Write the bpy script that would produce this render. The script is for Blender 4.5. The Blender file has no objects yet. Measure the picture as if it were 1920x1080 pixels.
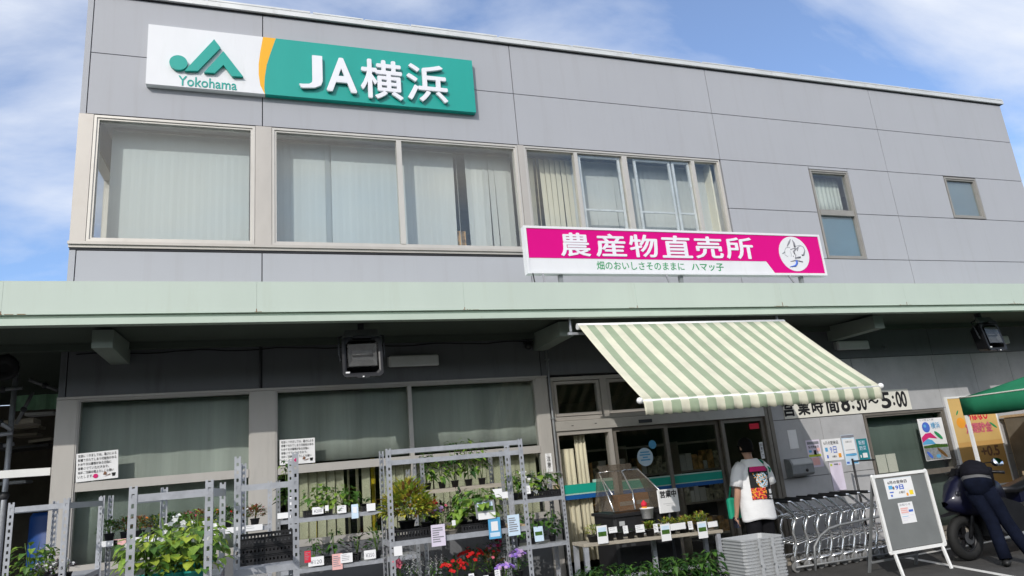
import bpy, math, random
from mathutils import Vector, Matrix
R = math.radians
sc = bpy.context.scene
col = sc.collection

# ------------------------------------------------------------------ camera
F_PX, YAW, PITCH, ROLL = 1297.42, R(20.0076), R(14.6146), R(-5.2592)
CAM = Vector((0.0849, -8.7986, 1.6))
_cy, _sy, _cp, _sp = math.cos(YAW), math.sin(YAW), math.cos(PITCH), math.sin(PITCH)
_F = Vector((_sy*_cp, _cy*_cp, _sp)); _R = Vector((_cy, -_sy, 0)); _U = _R.cross(_F)
_R2 = math.cos(ROLL)*_R + math.sin(ROLL)*_U
_U2 = -math.sin(ROLL)*_R + math.cos(ROLL)*_U
cd = bpy.data.cameras.new('camera'); cam = bpy.data.objects.new('camera', cd); col.objects.link(cam)
cd.sensor_width = 36; cd.lens = F_PX/1920*36; cd.clip_start = .05; cd.clip_end = 3000
cam.matrix_world = Matrix(((_R2.x,_U2.x,-_F.x,CAM.x),(_R2.y,_U2.y,-_F.y,CAM.y),(_R2.z,_U2.z,-_F.z,CAM.z),(0,0,0,1)))
sc.camera = cam

def at(u, v, y):
    """a surveyed picture point turned into the place point standing at depth y"""
    d = _F + _R2*(u-960)/F_PX + _U2*(540-v)/F_PX
    return CAM + d*((y-CAM.y)/d.y)

# ------------------------------------------------------------------ world + sun
SUNDIR = Vector((-.75, -1.0, .79)).normalized()
SUN_EL = math.asin(SUNDIR.z); SUN_AZ = math.atan2(SUNDIR.x, SUNDIR.y)
w = bpy.data.worlds.new('World'); sc.world = w; w.use_nodes = True
nt = w.node_tree; nt.nodes.clear()
def N(t, **k):
    n = nt.nodes.new(t)
    for a, b in k.items(): setattr(n, a, b)
    return n
out = N('ShaderNodeOutputWorld'); bg = N('ShaderNodeBackground'); bg.inputs[1].default_value = .1
sky = N('ShaderNodeTexSky', sky_type='NISHITA', sun_disc=False, sun_elevation=SUN_EL, sun_rotation=SUN_AZ,
        air_density=1.0, dust_density=.6, ozone_density=1.6)
tc = N('ShaderNodeTexCoord'); sep = N('ShaderNodeSeparateXYZ'); nt.links.new(tc.outputs['Generated'], sep.inputs[0])
zz = N('ShaderNodeMath', operation='MAXIMUM'); zz.inputs[1].default_value = .0
nt.links.new(sep.outputs[2], zz.inputs[0])
za = N('ShaderNodeMath', operation='ADD'); za.inputs[1].default_value = .35; nt.links.new(zz.outputs[0], za.inputs[0])
dx = N('ShaderNodeMath', operation='DIVIDE'); dy = N('ShaderNodeMath', operation='DIVIDE')
nt.links.new(sep.outputs[0], dx.inputs[0]); nt.links.new(za.outputs[0], dx.inputs[1])
nt.links.new(sep.outputs[1], dy.inputs[0]); nt.links.new(za.outputs[0], dy.inputs[1])
cmb = N('ShaderNodeCombineXYZ'); nt.links.new(dx.outputs[0], cmb.inputs[0]); nt.links.new(dy.outputs[0], cmb.inputs[1])
mp = N('ShaderNodeMapping'); mp.inputs['Location'].default_value = (3.1, 1.35, 0); mp.inputs['Rotation'].default_value = (0, 0, R(-32)); mp.inputs['Scale'].default_value = (.85, 1.5, 1)
nt.links.new(cmb.outputs[0], mp.inputs[0])
n1 = N('ShaderNodeTexNoise'); n1.inputs['Scale'].default_value = 1.7; n1.inputs['Detail'].default_value = 11; n1.inputs['Roughness'].default_value = .55; n1.inputs['Distortion'].default_value = .35
nt.links.new(mp.outputs[0], n1.inputs['Vector'])
cr = N('ShaderNodeValToRGB'); cr.color_ramp.elements[0].position = .40; cr.color_ramp.elements[1].position = .63
cr.color_ramp.elements[0].color = (.13, .13, .13, 1); cr.color_ramp.elements[1].color = (1, 1, 1, 1)
nt.links.new(n1.outputs['Fac'], cr.inputs[0])
mx = N('ShaderNodeMixRGB'); nt.links.new(cr.outputs[0], mx.inputs[0])
hs = N('ShaderNodeMixRGB', blend_type='MULTIPLY'); hs.inputs[0].default_value = 1; hs.inputs[2].default_value = (1.38, 1.75, 2.2, 1)
nt.links.new(sky.outputs[0], hs.inputs[1]); nt.links.new(hs.outputs[0], mx.inputs[1])
mx.inputs[2].default_value = (9.0, 9.6, 10.8, 1)
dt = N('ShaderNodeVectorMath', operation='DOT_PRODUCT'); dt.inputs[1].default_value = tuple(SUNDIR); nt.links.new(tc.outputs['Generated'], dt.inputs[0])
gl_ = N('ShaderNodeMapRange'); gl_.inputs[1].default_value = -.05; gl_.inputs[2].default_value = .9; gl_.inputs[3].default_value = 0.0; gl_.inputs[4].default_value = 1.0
nt.links.new(dt.outputs['Value'], gl_.inputs[0])          # sun side of the sky brightened, an added fill for the shade
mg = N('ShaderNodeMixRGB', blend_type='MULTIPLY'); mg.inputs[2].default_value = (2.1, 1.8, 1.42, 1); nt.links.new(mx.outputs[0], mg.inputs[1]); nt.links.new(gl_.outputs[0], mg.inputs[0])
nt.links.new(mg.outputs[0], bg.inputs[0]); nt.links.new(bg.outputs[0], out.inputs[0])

sd = bpy.data.lights.new('sun', 'SUN'); sd.energy = 3.0; sd.angle = R(.53); sd.color = (1.0, .955, .885)
so = bpy.data.objects.new('sun', sd); col.objects.link(so); so.location = (-12, -16, 14)
so.rotation_euler = SUNDIR.to_track_quat('Z', 'Y').to_euler()
vs = sc.view_settings; vs.view_transform = 'Standard'; vs.look = 'None'; vs.exposure = -0.08; vs.gamma = 1
sc.cycles.max_bounces = 8; sc.cycles.transparent_max_bounces = 24; sc.cycles.use_denoising = True

# ------------------------------------------------------------------ materials
MATS = {}
def mat(name, c, rough=.6, metal=0., var=.12, scale=5., stretch=(1, 1, 1), bump=0., bscale=None, spec=.4, coat=0., dirt=None):
    """procedural Principled: base colour varied by two octaves of noise, roughness varied, optional bump and dirt colour"""
    m = bpy.data.materials.new(name); m.use_nodes = True; t = m.node_tree; b = t.nodes['Principled BSDF']
    b.inputs['Metallic'].default_value = metal; b.inputs['Specular IOR Level'].default_value = spec
    b.inputs['Coat Weight'].default_value = coat
    g = t.nodes.new('ShaderNodeNewGeometry'); mpn = t.nodes.new('ShaderNodeMapping'); mpn.inputs['Scale'].default_value = stretch
    t.links.new(g.outputs['Position'], mpn.inputs[0])
    n = t.nodes.new('ShaderNodeTexNoise'); n.inputs['Scale'].default_value = scale; n.inputs['Detail'].default_value = 6; n.inputs['Roughness'].default_value = .62
    t.links.new(mpn.outputs[0], n.inputs['Vector'])
    r = t.nodes.new('ShaderNodeMapRange'); r.inputs[1].default_value = .3; r.inputs[2].default_value = .7
    r.inputs[3].default_value = 1-var; r.inputs[4].default_value = 1+var
    t.links.new(n.outputs['Fac'], r.inputs[0])
    mm = t.nodes.new('ShaderNodeMixRGB'); mm.blend_type = 'MULTIPLY'; mm.inputs[0].default_value = 1; mm.inputs[1].default_value = (*c, 1)
    t.links.new(r.outputs[0], mm.inputs[2])
    last = mm.outputs[0]
    if dirt:
        n2 = t.nodes.new('ShaderNodeTexNoise'); n2.inputs['Scale'].default_value = dirt[2]; n2.inputs['Detail'].default_value = 8; n2.inputs['Roughness'].default_value = .7
        mp2 = t.nodes.new('ShaderNodeMapping'); mp2.inputs['Scale'].default_value = dirt[4] if len(dirt) > 4 else (1, 1, 1)
        t.links.new(g.outputs['Position'], mp2.inputs[0]); t.links.new(mp2.outputs[0], n2.inputs['Vector'])
        rr = t.nodes.new('ShaderNodeMapRange'); rr.inputs[1].default_value = dirt[3]; rr.inputs[2].default_value = dirt[3]+.18; rr.inputs[4].default_value = dirt[1]
        t.links.new(n2.outputs['Fac'], rr.inputs[0])
        m3 = t.nodes.new('ShaderNodeMixRGB'); m3.inputs[2].default_value = (*dirt[0], 1)
        t.links.new(rr.outputs[0], m3.inputs[0]); t.links.new(last, m3.inputs[1]); last = m3.outputs[0]
    t.links.new(last, b.inputs['Base Color'])
    r2 = t.nodes.new('ShaderNodeMapRange'); r2.inputs[3].default_value = max(.02, rough-.1); r2.inputs[4].default_value = min(1, rough+.1)
    t.links.new(n.outputs['Fac'], r2.inputs[0]); t.links.new(r2.outputs[0], b.inputs['Roughness'])
    if bump:
        nb = t.nodes.new('ShaderNodeTexNoise'); nb.inputs['Scale'].default_value = bscale or 40; nb.inputs['Detail'].default_value = 5
        t.links.new(g.outputs['Position'], nb.inputs['Vector'])
        bp = t.nodes.new('ShaderNodeBump'); bp.inputs['Strength'].default_value = bump; bp.inputs['Distance'].default_value = .02
        t.links.new(nb.outputs['Fac'], bp.inputs['Height']); t.links.new(bp.outputs[0], b.inputs['Normal'])
    MATS[name] = m
    return m
def glass_mat(name, tint, ior=1.5, rough=.0, glossy=1.0):
    m = bpy.data.materials.new(name); m.use_nodes = True; t = m.node_tree; t.nodes.clear()
    o = t.nodes.new('ShaderNodeOutputMaterial'); tr = t.nodes.new('ShaderNodeBsdfTransparent'); tr.inputs[0].default_value = (*tint, 1)
    gl = t.nodes.new('ShaderNodeBsdfGlossy'); gl.inputs['Roughness'].default_value = rough; gl.inputs[0].default_value = (glossy, glossy, glossy, 1)
    fr = t.nodes.new('ShaderNodeFresnel'); fr.inputs[0].default_value = ior
    g = t.nodes.new('ShaderNodeNewGeometry'); n = t.nodes.new('ShaderNodeTexNoise'); n.inputs['Scale'].default_value = .9
    bf = t.nodes.new('ShaderNodeMapRange'); bf.inputs[3].default_value = ior; bf.inputs[4].default_value = 1/ior
    t.links.new(g.outputs['Backfacing'], bf.inputs[0]); t.links.new(bf.outputs[0], fr.inputs[0])
    t.links.new(g.outputs['Position'], n.inputs['Vector'])
    bp = t.nodes.new('ShaderNodeBump'); bp.inputs['Strength'].default_value = .03; bp.inputs['Distance'].default_value = .02
    t.links.new(n.outputs['Fac'], bp.inputs['Height']); t.links.new(bp.outputs[0], gl.inputs['Normal'])
    x = t.nodes.new('ShaderNodeMixShader'); t.links.new(fr.outputs[0], x.inputs[0]); t.links.new(tr.outputs[0], x.inputs[1]); t.links.new(gl.outputs[0], x.inputs[2])
    t.links.new(x.outputs[0], o.inputs[0]); MATS[name] = m
    return m
def leaf_mat(name, c, var=.35, rough=.45):
    m = mat(name, c, rough, 0, var, 26, spec=.35); t = m.node_tree; b = t.nodes['Principled BSDF']
    tl = t.nodes.new('ShaderNodeBsdfTranslucent'); x = t.nodes.new('ShaderNodeMixShader'); x.inputs[0].default_value = .3
    src = b.inputs['Base Color'].links[0].from_socket; t.links.new(src, tl.inputs[0])
    o = t.nodes['Material Output']; t.links.new(b.outputs[0], x.inputs[1]); t.links.new(tl.outputs[0], x.inputs[2]); t.links.new(x.outputs[0], o.inputs[0])
    return m
def cloth_mat(name, c, var=.06, thin=.2):
    m = mat(name, c, .85, 0, var, 5, spec=.15); t = m.node_tree; b = t.nodes['Principled BSDF']
    tl = t.nodes.new('ShaderNodeBsdfTranslucent'); x = t.nodes.new('ShaderNodeMixShader'); x.inputs[0].default_value = thin
    src = b.inputs['Base Color'].links[0].from_socket; t.links.new(src, tl.inputs[0])
    o = t.nodes['Material Output']; t.links.new(b.outputs[0], x.inputs[1]); t.links.new(tl.outputs[0], x.inputs[2]); t.links.new(x.outputs[0], o.inputs[0])
    return m

mat('panel', (.358, .365, .396), .55, 0, .025, 1.2, (1, 1, .5), .04, 60, .35, dirt=((.31, .31, .32), .40, 1.8, .52, (3.2, 1, .16)))
mat('panel_dark', (.14, .145, .155), .6, 0, .05, 1.5, (1, 1, .6), .05, 60, .3, dirt=((.08, .08, .085), .4, 2.0, .52, (2.5, 1, .3)))
mat('block', (.40, .40, .41), .8, 0, .10, 3, (1, 1, 1), .12, 45, .25, dirt=((.22, .22, .22), .5, 2.6, .55, (1.6, 1, .6)))
mat('gap', (.03, .03, .035), .9, 0, .1)
mat('joint', (.18, .18, .19), .9, 0, .2)
mat('alu', (.50, .475, .44), .42, .35, .06, 3, (1, 1, .4), spec=.5, dirt=((.30, .27, .24), .4, 5, .56))
mat('pier_grey', (.44, .42, .395), .5, .15, .05, 3, (1, 1, .4), spec=.4, dirt=((.30, .28, .26), .35, 3, .54, (3, 1, .4)))
mat('alu_warm', (.43, .40, .37), .45, .25, .06, 3, (1, 1, .4), spec=.5, dirt=((.36, .32, .28), .35, 4, .55))
mat('alu_grey', (.30, .285, .265), .5, .3, .1, 4)
mat('sky_reflection_blue', (.09, .17, .23), .4, 0, .1, 3)
mat('sky_reflection_grey', (.15, .185, .20), .4, 0, .1, 3)
mat('alu_brown', (.20, .18, .155), .5, .3, .1, 4, dirt=((.12, .10, .085), .5, 6, .5))
mat('flashing', (.60, .61, .61), .5, .3, .12, 2, (1, 1, 3), dirt=((.35, .34, .32), .5, 6, .55))
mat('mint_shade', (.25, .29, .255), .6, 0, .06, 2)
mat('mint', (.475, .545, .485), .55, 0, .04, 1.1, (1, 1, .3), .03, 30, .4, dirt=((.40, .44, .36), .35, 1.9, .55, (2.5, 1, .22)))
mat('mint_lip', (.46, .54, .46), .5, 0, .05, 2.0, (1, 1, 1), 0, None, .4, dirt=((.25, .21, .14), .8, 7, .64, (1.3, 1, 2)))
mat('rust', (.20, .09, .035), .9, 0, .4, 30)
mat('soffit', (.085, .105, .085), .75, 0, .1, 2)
mat('blind', (.47, .48, .46), .8, 0, .06, 3, (1, 1, .05))
mat('blind_blue', (.44, .475, .475), .8, 0, .06, 3, (1, 1, .05))
mat('blind_shop', (.88, .80, .60), .8, 0, .10, 3, (1, 1, .05))
mat('curtain_dark', (.13, .165, .15), .9, 0, .16, 3.5, (1, 1, .04))
mat('blind_cream', (.66, .62, .50), .8, 0, .05, 2)
mat('curtain_grey', (.42, .45, .42), .9, 0, .24, 3.5, (1, 1, .04))  # vertical streaks put fold light and shade into the cloth colour
mat('curtain_cream', (.78, .72, .58), .9, 0, .06, 5)
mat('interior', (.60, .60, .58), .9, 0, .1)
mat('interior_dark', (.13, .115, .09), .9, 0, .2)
mat('navy_dark', (.02, .025, .05), .7, 0, .1)
glass_mat('glass', (.96, .975, .975)); glass_mat('glass_low', (.895, .91, .90), 1.42); glass_mat('glass_door', (.93, .935, .92), 1.36)
glass_mat('lens_glass', (.62, .62, .62), 1.25, .08)
glass_mat('acrylic', (.70, .67, .64), 1.45, .05)
_t = MATS['acrylic'].node_tree; _o = [n for n in _t.nodes if n.type == 'OUTPUT_MATERIAL'][0]; _s = _o.inputs[0].links[0].from_socket
_d = _t.nodes.new('ShaderNodeBsdfDiffuse'); _d.inputs[0].default_value = (.30, .26, .22, 1); _x = _t.nodes.new('ShaderNodeMixShader'); _x.inputs[0].default_value = .14
_t.links.new(_s, _x.inputs[1]); _t.links.new(_d.outputs[0], _x.inputs[2]); _t.links.new(_x.outputs[0], _o.inputs[0])
mat('asphalt', (.062, .060, .058), .9, 0, .22, 3, bump=.5, bscale=160, spec=.3, dirt=((.10, .095, .088), .6, 1.1, .5))
mat('concrete', (.30, .27, .23), .85, 0, .14, 4, bump=.2, bscale=60, dirt=((.17, .15, .13), .5, 3, .5))
mat('line_paint', (.62, .61, .58), .8, 0, .12, 14, dirt=((.15, .15, .14), .7, 22, .56))
mat('galv', (.42, .435, .47), .42, .35, .12, 14, dirt=((.25, .255, .26), .5, 30, .55))
mat('board_grey', (.17, .18, .18), .6, 0, .08, 5)
mat('steel_dull', (.25, .26, .27), .5, .35, .12, 14)
mat('chrome', (.82, .83, .85), .16, .85, .05, 8)
mat('black_plastic', (.018, .018, .02), .45, 0, .25, 12)
mat('black_rubber', (.012, .012, .012), .75, 0, .25, 12)
mat('dark_grey', (.05, .052, .058), .5, 0, .15, 8)
mat('basket_grey', (.36, .37, .38), .5, 0, .06, 6, dirt=((.2, .2, .2), .35, 12, .55))
mat('grey_plastic', (.43, .44, .45), .5, 0, .06, 6, dirt=((.28, .28, .28), .35, 12, .55))
mat('white_paint', (.78, .78, .77), .4, 0, .04, 6)
mat('white_plastic', (.74, .74, .75), .45, 0, .05, 6)
mat('paper', (.76, .76, .77), .85, 0, .03, 8)
mat('paper_cream', (.72, .70, .63), .85, 0, .04, 8)
mat('paper_blue', (.55, .68, .80), .85, 0, .05, 8)
mat('paper_lilac', (.66, .60, .72), .85, 0, .05, 8)
mat('paper_pink', (.74, .42, .40), .85, 0, .05, 8)
mat('ink', (.012, .012, .014), .8, 0, .1)
mat('ink_grey', (.22, .22, .25), .8, 0, .1)
mat('ink_blue', (.06, .14, .52), .8, 0, .1)
mat('ink_sky', (.10, .36, .62), .8, 0, .1)
mat('ink_teal', (.01, .19, .23), .8, 0, .1)
mat('ink_green', (.02, .28, .10), .8, 0, .1)
mat('ink_red', (.62, .02, .05), .8, 0, .1)
mat('ink_magenta', (.60, .02, .16), .8, 0, .1)
mat('ink_yellow', (.80, .60, .03), .8, 0, .1)
mat('ink_orange', (.78, .32, .03), .8, 0, .1)
mat('ink_lime', (.45, .55, .05), .8, 0, .1)
mat('ink_brown', (.20, .10, .06), .8, 0, .1)
mat('sign_teal', (.001, .31, .262), .35, 0, .06, 1.5, (1, 1, .3), spec=.5)
mat('sign_white', (.70, .705, .73), .35, 0, .03, 3, (1, 1, .3), spec=.5, dirt=((.58, .58, .57), .4, 3, .56, (2, 1, .3)))
mat('sign_yellow', (.80, .40, .015), .35, 0, .02, 3)
mat('sign_pink', (.62, .003, .205), .5, 0, .05, 1.3, (1, 1, .4), spec=.1)
mat('letter_white', (.74, .74, .79), .4, 0, .02, 3)
mat('film_teal', (.01, .33, .25), .4, 0, .05, 3)
mat('film_blue', (.01, .10, .33), .4, 0, .05, 3)
mat('film_pale', (.40, .58, .52), .4, 0, .05, 3)
cloth_mat('awning_white', (.74, .72, .58), .09, .25); cloth_mat('awning_green', (.36, .43, .30), .10, .22)
cloth_mat('tent_green', (.028, .225, .115), .10, .25); cloth_mat('tent_trim', (.62, .62, .56), .05, .1)
mat('wood', (.42, .31, .19), .7, 0, .16, 5, (1, 8, 8), .05, 40)
mat('wood_grey', (.36, .32, .26), .75, 0, .2, 6, (1, 9, 9), .08, 40)
mat('poster_shaded', (.58, .34, .11), .8, 0, .05, 3)
mat('poster_lit', (.64, .42, .15), .8, 0, .05, 3)
mat('wheel_grey', (.20, .20, .20), .6, 0, .2, 12)
mat('carton', (.78, .60, .33), .85, 0, .06, 4)
mat('orange_box', (.66, .30, .06), .7, 0, .1, 8)
mat('blue_barrel', (.006, .045, .20), .5, 0, .1, 4)
mat('blue_bike', (.003, .004, .022), .45, .1, .1, 6, coat=.1)
mat('bike_black', (.012, .012, .014), .4, .2, .2, 9)
mat('headlamp', (.02, .02, .03), .1, 0, .05, 6, coat=1)
mat('reflector_green', (.42, .72, .10), .3, 0, .1, 6)
mat('mirror', (.80, .85, .92), .03, 1, .01, 3)
mat('lamp_reflector', (.48, .49, .49), .4, .3, .25, 9)
mat('pot_teal', (.01, .24, .20), .5, 0, .1, 8)
mat('pot_terracotta', (.34, .14, .08), .8, 0, .12, 8)
mat('soil', (.035, .024, .017), .95, 0, .3, 40)
mat('net_green', (.34, .62, .40), .8, 0, .15, 6)
mat('skin', (.44, .25, .17), .55, 0, .05, 9)
mat('skin_pale', (.50, .30, .21), .55, 0, .05, 9)
mat('hair', (.006, .005, .005), .75, 0, .4, 60, spec=.12)
mat('tee', (.76, .76, .77), .9, 0, .03, 5, bump=.5, bscale=11)
mat('trouser_black', (.010, .010, .012), .9, 0, .3, 14, spec=.1)
mat('trouser_navy', (.005, .007, .016), .9, 0, .3, 14, spec=.08)
mat('jacket', (.009, .009, .013), .9, 0, .3, 14, spec=.08)
mat('belt', (.11, .11, .115), .6, 0, .1, 8)
mat('bag_green', (.01, .30, .18), .7, 0, .1, 8)
mat('shoe', (.02, .02, .02), .5, 0, .1, 8)
mat('shelf_back', (.10, .10, .10), .9, 0, .3, 3)
mat('goods_warm', (.60, .36, .14), .8, 0, .7, 9)
mat('goods_mixed', (.45, .42, .30), .8, 0, .8, 14)
for nm, c in dict(leaf_mid=(.075, .17, .03), leaf_dark=(.025, .075, .018), leaf_light=(.20, .32, .045), leaf_lime=(.34, .42, .05), leaf_yellow=(.50, .45, .06),
                  leaf_red=(.30, .07, .03), leaf_purple=(.07, .02, .04), leaf_silver=(.34, .36, .38), leaf_bronze=(.22, .12, .04), stem=(.12, .2, .05),
                  petal_red=(.62, .02, .02), petal_pink=(.72, .17, .24), petal_hot=(.55, .02, .12), petal_violet=(.34, .20, .66), petal_white=(.76, .76, .74),
                  petal_yellow=(.78, .58, .05), petal_orange=(.75, .24, .04), petal_lilac=(.58, .38, .66)).items():
    leaf_mat(nm, c)
mat('leaf_print', (.28, .30, .32), .85)

# ------------------------------------------------------------------ mesh builder
_GL = {}
def glyphs(s):
    if s not in _GL:
        c = bpy.data.curves.new('glyph', 'FONT'); c.body = s; c.resolution_u = 3; c.extrude = .05
        o = bpy.data.objects.new('glyph', c); me = o.to_mesh()
        V = [tuple(v.co) for v in me.vertices]; P = [tuple(p.vertices) for p in me.polygons]
        o.to_mesh_clear(); bpy.data.objects.remove(o); bpy.data.curves.remove(c)
        xs = [a[0] for a in V]; ys = [a[1] for a in V]
        _GL[s] = (V, P, min(xs), max(xs), min(ys), max(ys))
    return _GL[s]

class MB:
    def __init__(s): s.v = []; s.f = []; s.m = []; s.s = []
    def face(s, idx, m=0, sm=False): s.f.append(tuple(idx)); s.m.append(m); s.s.append(sm)
    def poly(s, pts, m=0, sm=False):
        b = len(s.v); s.v += [Vector(p) for p in pts]; s.face(range(b, b+len(pts)), m, sm)
    def hexa(s, c, m=0):
        b = len(s.v); s.v += [Vector(p) for p in c]
        for q in ((0,3,2,1),(4,5,6,7),(0,1,5,4),(1,2,6,5),(2,3,7,6),(3,0,4,7)): s.face([b+i for i in q], m)
    def box(s, x0, x1, y0, y1, z0, z1, m=0):
        s.hexa([(x0,y0,z0),(x1,y0,z0),(x1,y1,z0),(x0,y1,z0),(x0,y0,z1),(x1,y0,z1),(x1,y1,z1),(x0,y1,z1)], m)
    def cbox(s, x0, x1, y0, y1, z0, z1, c, m=0):
        """box with chamfered vertical and top edges"""
        def ring(i, z): return [(x0+i+c,y0+i,z),(x1-i-c,y0+i,z),(x1-i,y0+i+c,z),(x1-i,y1-i-c,z),(x1-i-c,y1-i,z),(x0+i+c,y1-i,z),(x0+i,y1-i-c,z),(x0+i,y0+i+c,z)]
        s.rings([ring(0, z0), ring(0, z1-c), ring(c*.8, z1)], m, close=True)
    def rings(s, rs, m=0, close=True, sm=False, wrap=True):
        b = len(s.v); n = len(rs[0])
        for r in rs: s.v += [Vector(p) for p in r]
        for i in range(len(rs)-1):
            for j in range(n if wrap else n-1):
                k = (j+1) % n
                s.face((b+i*n+j, b+i*n+k, b+(i+1)*n+k, b+(i+1)*n+j), m, sm)
        if close:
            s.face([b+j for j in reversed(range(n))], m); s.face([b+(len(rs)-1)*n+j for j in range(n)], m)
    def tube(s, pts, r, n=8, m=0, close=True):
        pts = [Vector(p) for p in pts]; rs = []
        rad = r if isinstance(r, (list, tuple)) else [r]*len(pts)
        t0 = (pts[1]-pts[0]).normalized(); a = Vector((0,0,1)) if abs(t0.z) < .9 else Vector((1,0,0))
        u = t0.cross(a).normalized()
        for i, p in enumerate(pts):
            t = (pts[min(i+1,len(pts)-1)]-pts[max(i-1,0)]).normalized()
            u = (u - t*u.dot(t)).normalized(); w_ = t.cross(u)
            rs.append([p+(u*math.cos(2*math.pi*k/n)+w_*math.sin(2*math.pi*k/n))*rad[i] for k in range(n)])
        s.rings(rs, m, close, True)
    def cyl(s, p, q, r0, r1=None, n=12, m=0): s.tube([p, q], [r0, r0 if r1 is None else r1], n, m)
    def bar(s, p, q, a, b, m=0, up=(0,0,1)):
        p, q = Vector(p), Vector(q); t = (q-p).normalized(); u_ = Vector(up)
        if abs(t.dot(u_)) > .95: u_ = Vector((0,1,0))
        x = t.cross(u_).normalized(); z = x.cross(t)
        x *= a/2; z *= b/2
        s.hexa([p-x-z, p+x-z, p+x+z, p-x+z, q-x-z, q+x-z, q+x+z, q-x+z], m)
    def lathe(s, c, prof, n=16, m=0, axis=None, sm=True, close=True):
        c = Vector(c); ax = Vector(axis or (0,0,1)).normalized()
        a = Vector((1,0,0)) if abs(ax.x) < .9 else Vector((0,1,0)); u = ax.cross(a).normalized(); v = ax.cross(u)
        s.rings([[c+ax*z+(u*math.cos(2*math.pi*k/n)+v*math.sin(2*math.pi*k/n))*r for k in range(n)] for r, z in prof], m, close, sm)
    def ball(s, c, rx, ry=None, rz=None, n=10, m=0):
        ry = ry or rx; rz = rz or rx; c = Vector(c); k = max(4, n//2)
        s.rings([[c+Vector((rx*math.sin(math.pi*max(.02, min(.98, i/k)))*math.cos(2*math.pi*j/n), ry*math.sin(math.pi*max(.02, min(.98, i/k)))*math.sin(2*math.pi*j/n), -rz*math.cos(math.pi*i/k))) for j in range(n)] for i in range(k+1)], m, True, True)
    def prism(s, pts, y0, y1, m=0):
        """(x, z) outline given counter-clockwise as seen from the camera side, extruded from y0 (front) to y1"""
        n = len(pts); b = len(s.v)
        s.v += [Vector((x, y0, z)) for x, z in pts]+[Vector((x, y1, z)) for x, z in pts]
        s.face([b+i for i in range(n)], m); s.face([b+n+i for i in reversed(range(n))], m)
        for i in range(n): j = (i+1) % n; s.face((b+i, b+n+i, b+n+j, b+j), m)
    def text(s, t, O, w=None, h=None, U=(1,0,0), V=(0,0,1), depth=.004, m=0, bold=0., center=False):
        """lettering, its ink box scaled to w x h, lower-left corner at O, standing proud of the surface by depth"""
        P, F, x0, x1, y0, y1 = glyphs(t); U = Vector(U).normalized(); V = Vector(V).normalized(); Nn = U.cross(V); O = Vector(O)
        x0 -= bold; x1 += bold; y0 -= bold; y1 += bold
        if w is None: w = h*(x1-x0)/(y1-y0)
        if h is None: h = w*(y1-y0)/(x1-x0)
        if center: O = O-U*w/2
        sx = w/(x1-x0); sy = h/(y1-y0)
        nc = 0 if bold <= 0 else (4 if bold < .02 else 8)
        for c in range(-1, nc):
            ox, oy = (0, 0) if c < 0 else (bold*math.cos(6.2832*c/nc), bold*math.sin(6.2832*c/nc)); dd = depth-.00012*(c+1)
            b = len(s.v); s.v += [O+U*((p[0]+ox-x0)*sx)+V*((p[1]+oy-y0)*sy)+Nn*(dd*(p[2]+.05)*10) for p in P]
            for f in F: s.face([b+i for i in f], m)
    def build(s, name, mats, parent=None, bevel=0., origin=None):
        me = bpy.data.meshes.new(name)
        if parent is not None: o0 = wloc(parent)
        elif origin is not None: o0 = Vector(origin)
        else:
            xs = [p.x for p in s.v]; ys = [p.y for p in s.v]
            o0 = Vector(((min(xs)+max(xs))/2, (min(ys)+max(ys))/2, min(p.z for p in s.v)))
        me.from_pydata([p-o0 for p in s.v], [], s.f)
        for mm in (mats if isinstance(mats, (list, tuple)) else [mats]): me.materials.append(MATS[mm])
        me.polygons.foreach_set('material_index', s.m); me.polygons.foreach_set('use_smooth', s.s)
        me.update()
        o = bpy.data.objects.new(name, me); col.objects.link(o)
        if parent is not None: o.parent = parent
        else: o.location = o0
        if bevel:
            bv = o.modifiers.new('edge', 'BEVEL'); bv.width = bevel; bv.segments = 2; bv.limit_method = 'ANGLE'
        return o
def wloc(o):
    v = Vector(o.location)
    while o.parent is not None: o = o.parent; v += Vector(o.location)
    return v
def tag(o, label=None, cat=None, group=None, kind=None):
    if label: o['label'] = label
    if cat: o['category'] = cat
    if group: o['group'] = group
    if kind: o['kind'] = kind
    return o
def thing(name, label, cat, loc, group=None):
    o = bpy.data.objects.new(name, None); col.objects.link(o); o.location = loc; o.empty_display_size = .1
    return tag(o, label, cat, group)
def copy_tree(o, parent=None):
    c = o.copy(); col.objects.link(c)
    if parent is not None: c.parent = parent
    for ch in o.children: copy_tree(ch, c)
    return c
# ================================================================== SETTING
g = MB(); g.poly([(-400,-400,0),(400,-400,0),(400,400,0),(-400,400,0)]); tag(g.build('ground', 'asphalt', origin=(0,0,0)), kind='structure')
g = MB(); g.box(-2.1, 14.3, -.42, .06, .0, .045); tag(g.build('kerb', 'concrete'), kind='structure')
g = MB()
a, b = at(1695,1045,-1.1), Vector((7.55,-3.3,0)); a.z = 0
d = (b-a).normalized(); n_ = Vector((-d.y, d.x, 0))*.045
g.poly([(*(a-n_).xy,.004),(*(b-n_).xy,.004),(*(b+n_).xy,.004),(*(a+n_).xy,.004)])
g.poly([(8.02,-1.13,.004),(11.5,-1.06,.004),(11.5,-.97,.004),(8.02,-1.04,.004)])
tag(g.build('parking_marking', 'line_paint'), kind='structure')

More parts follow.
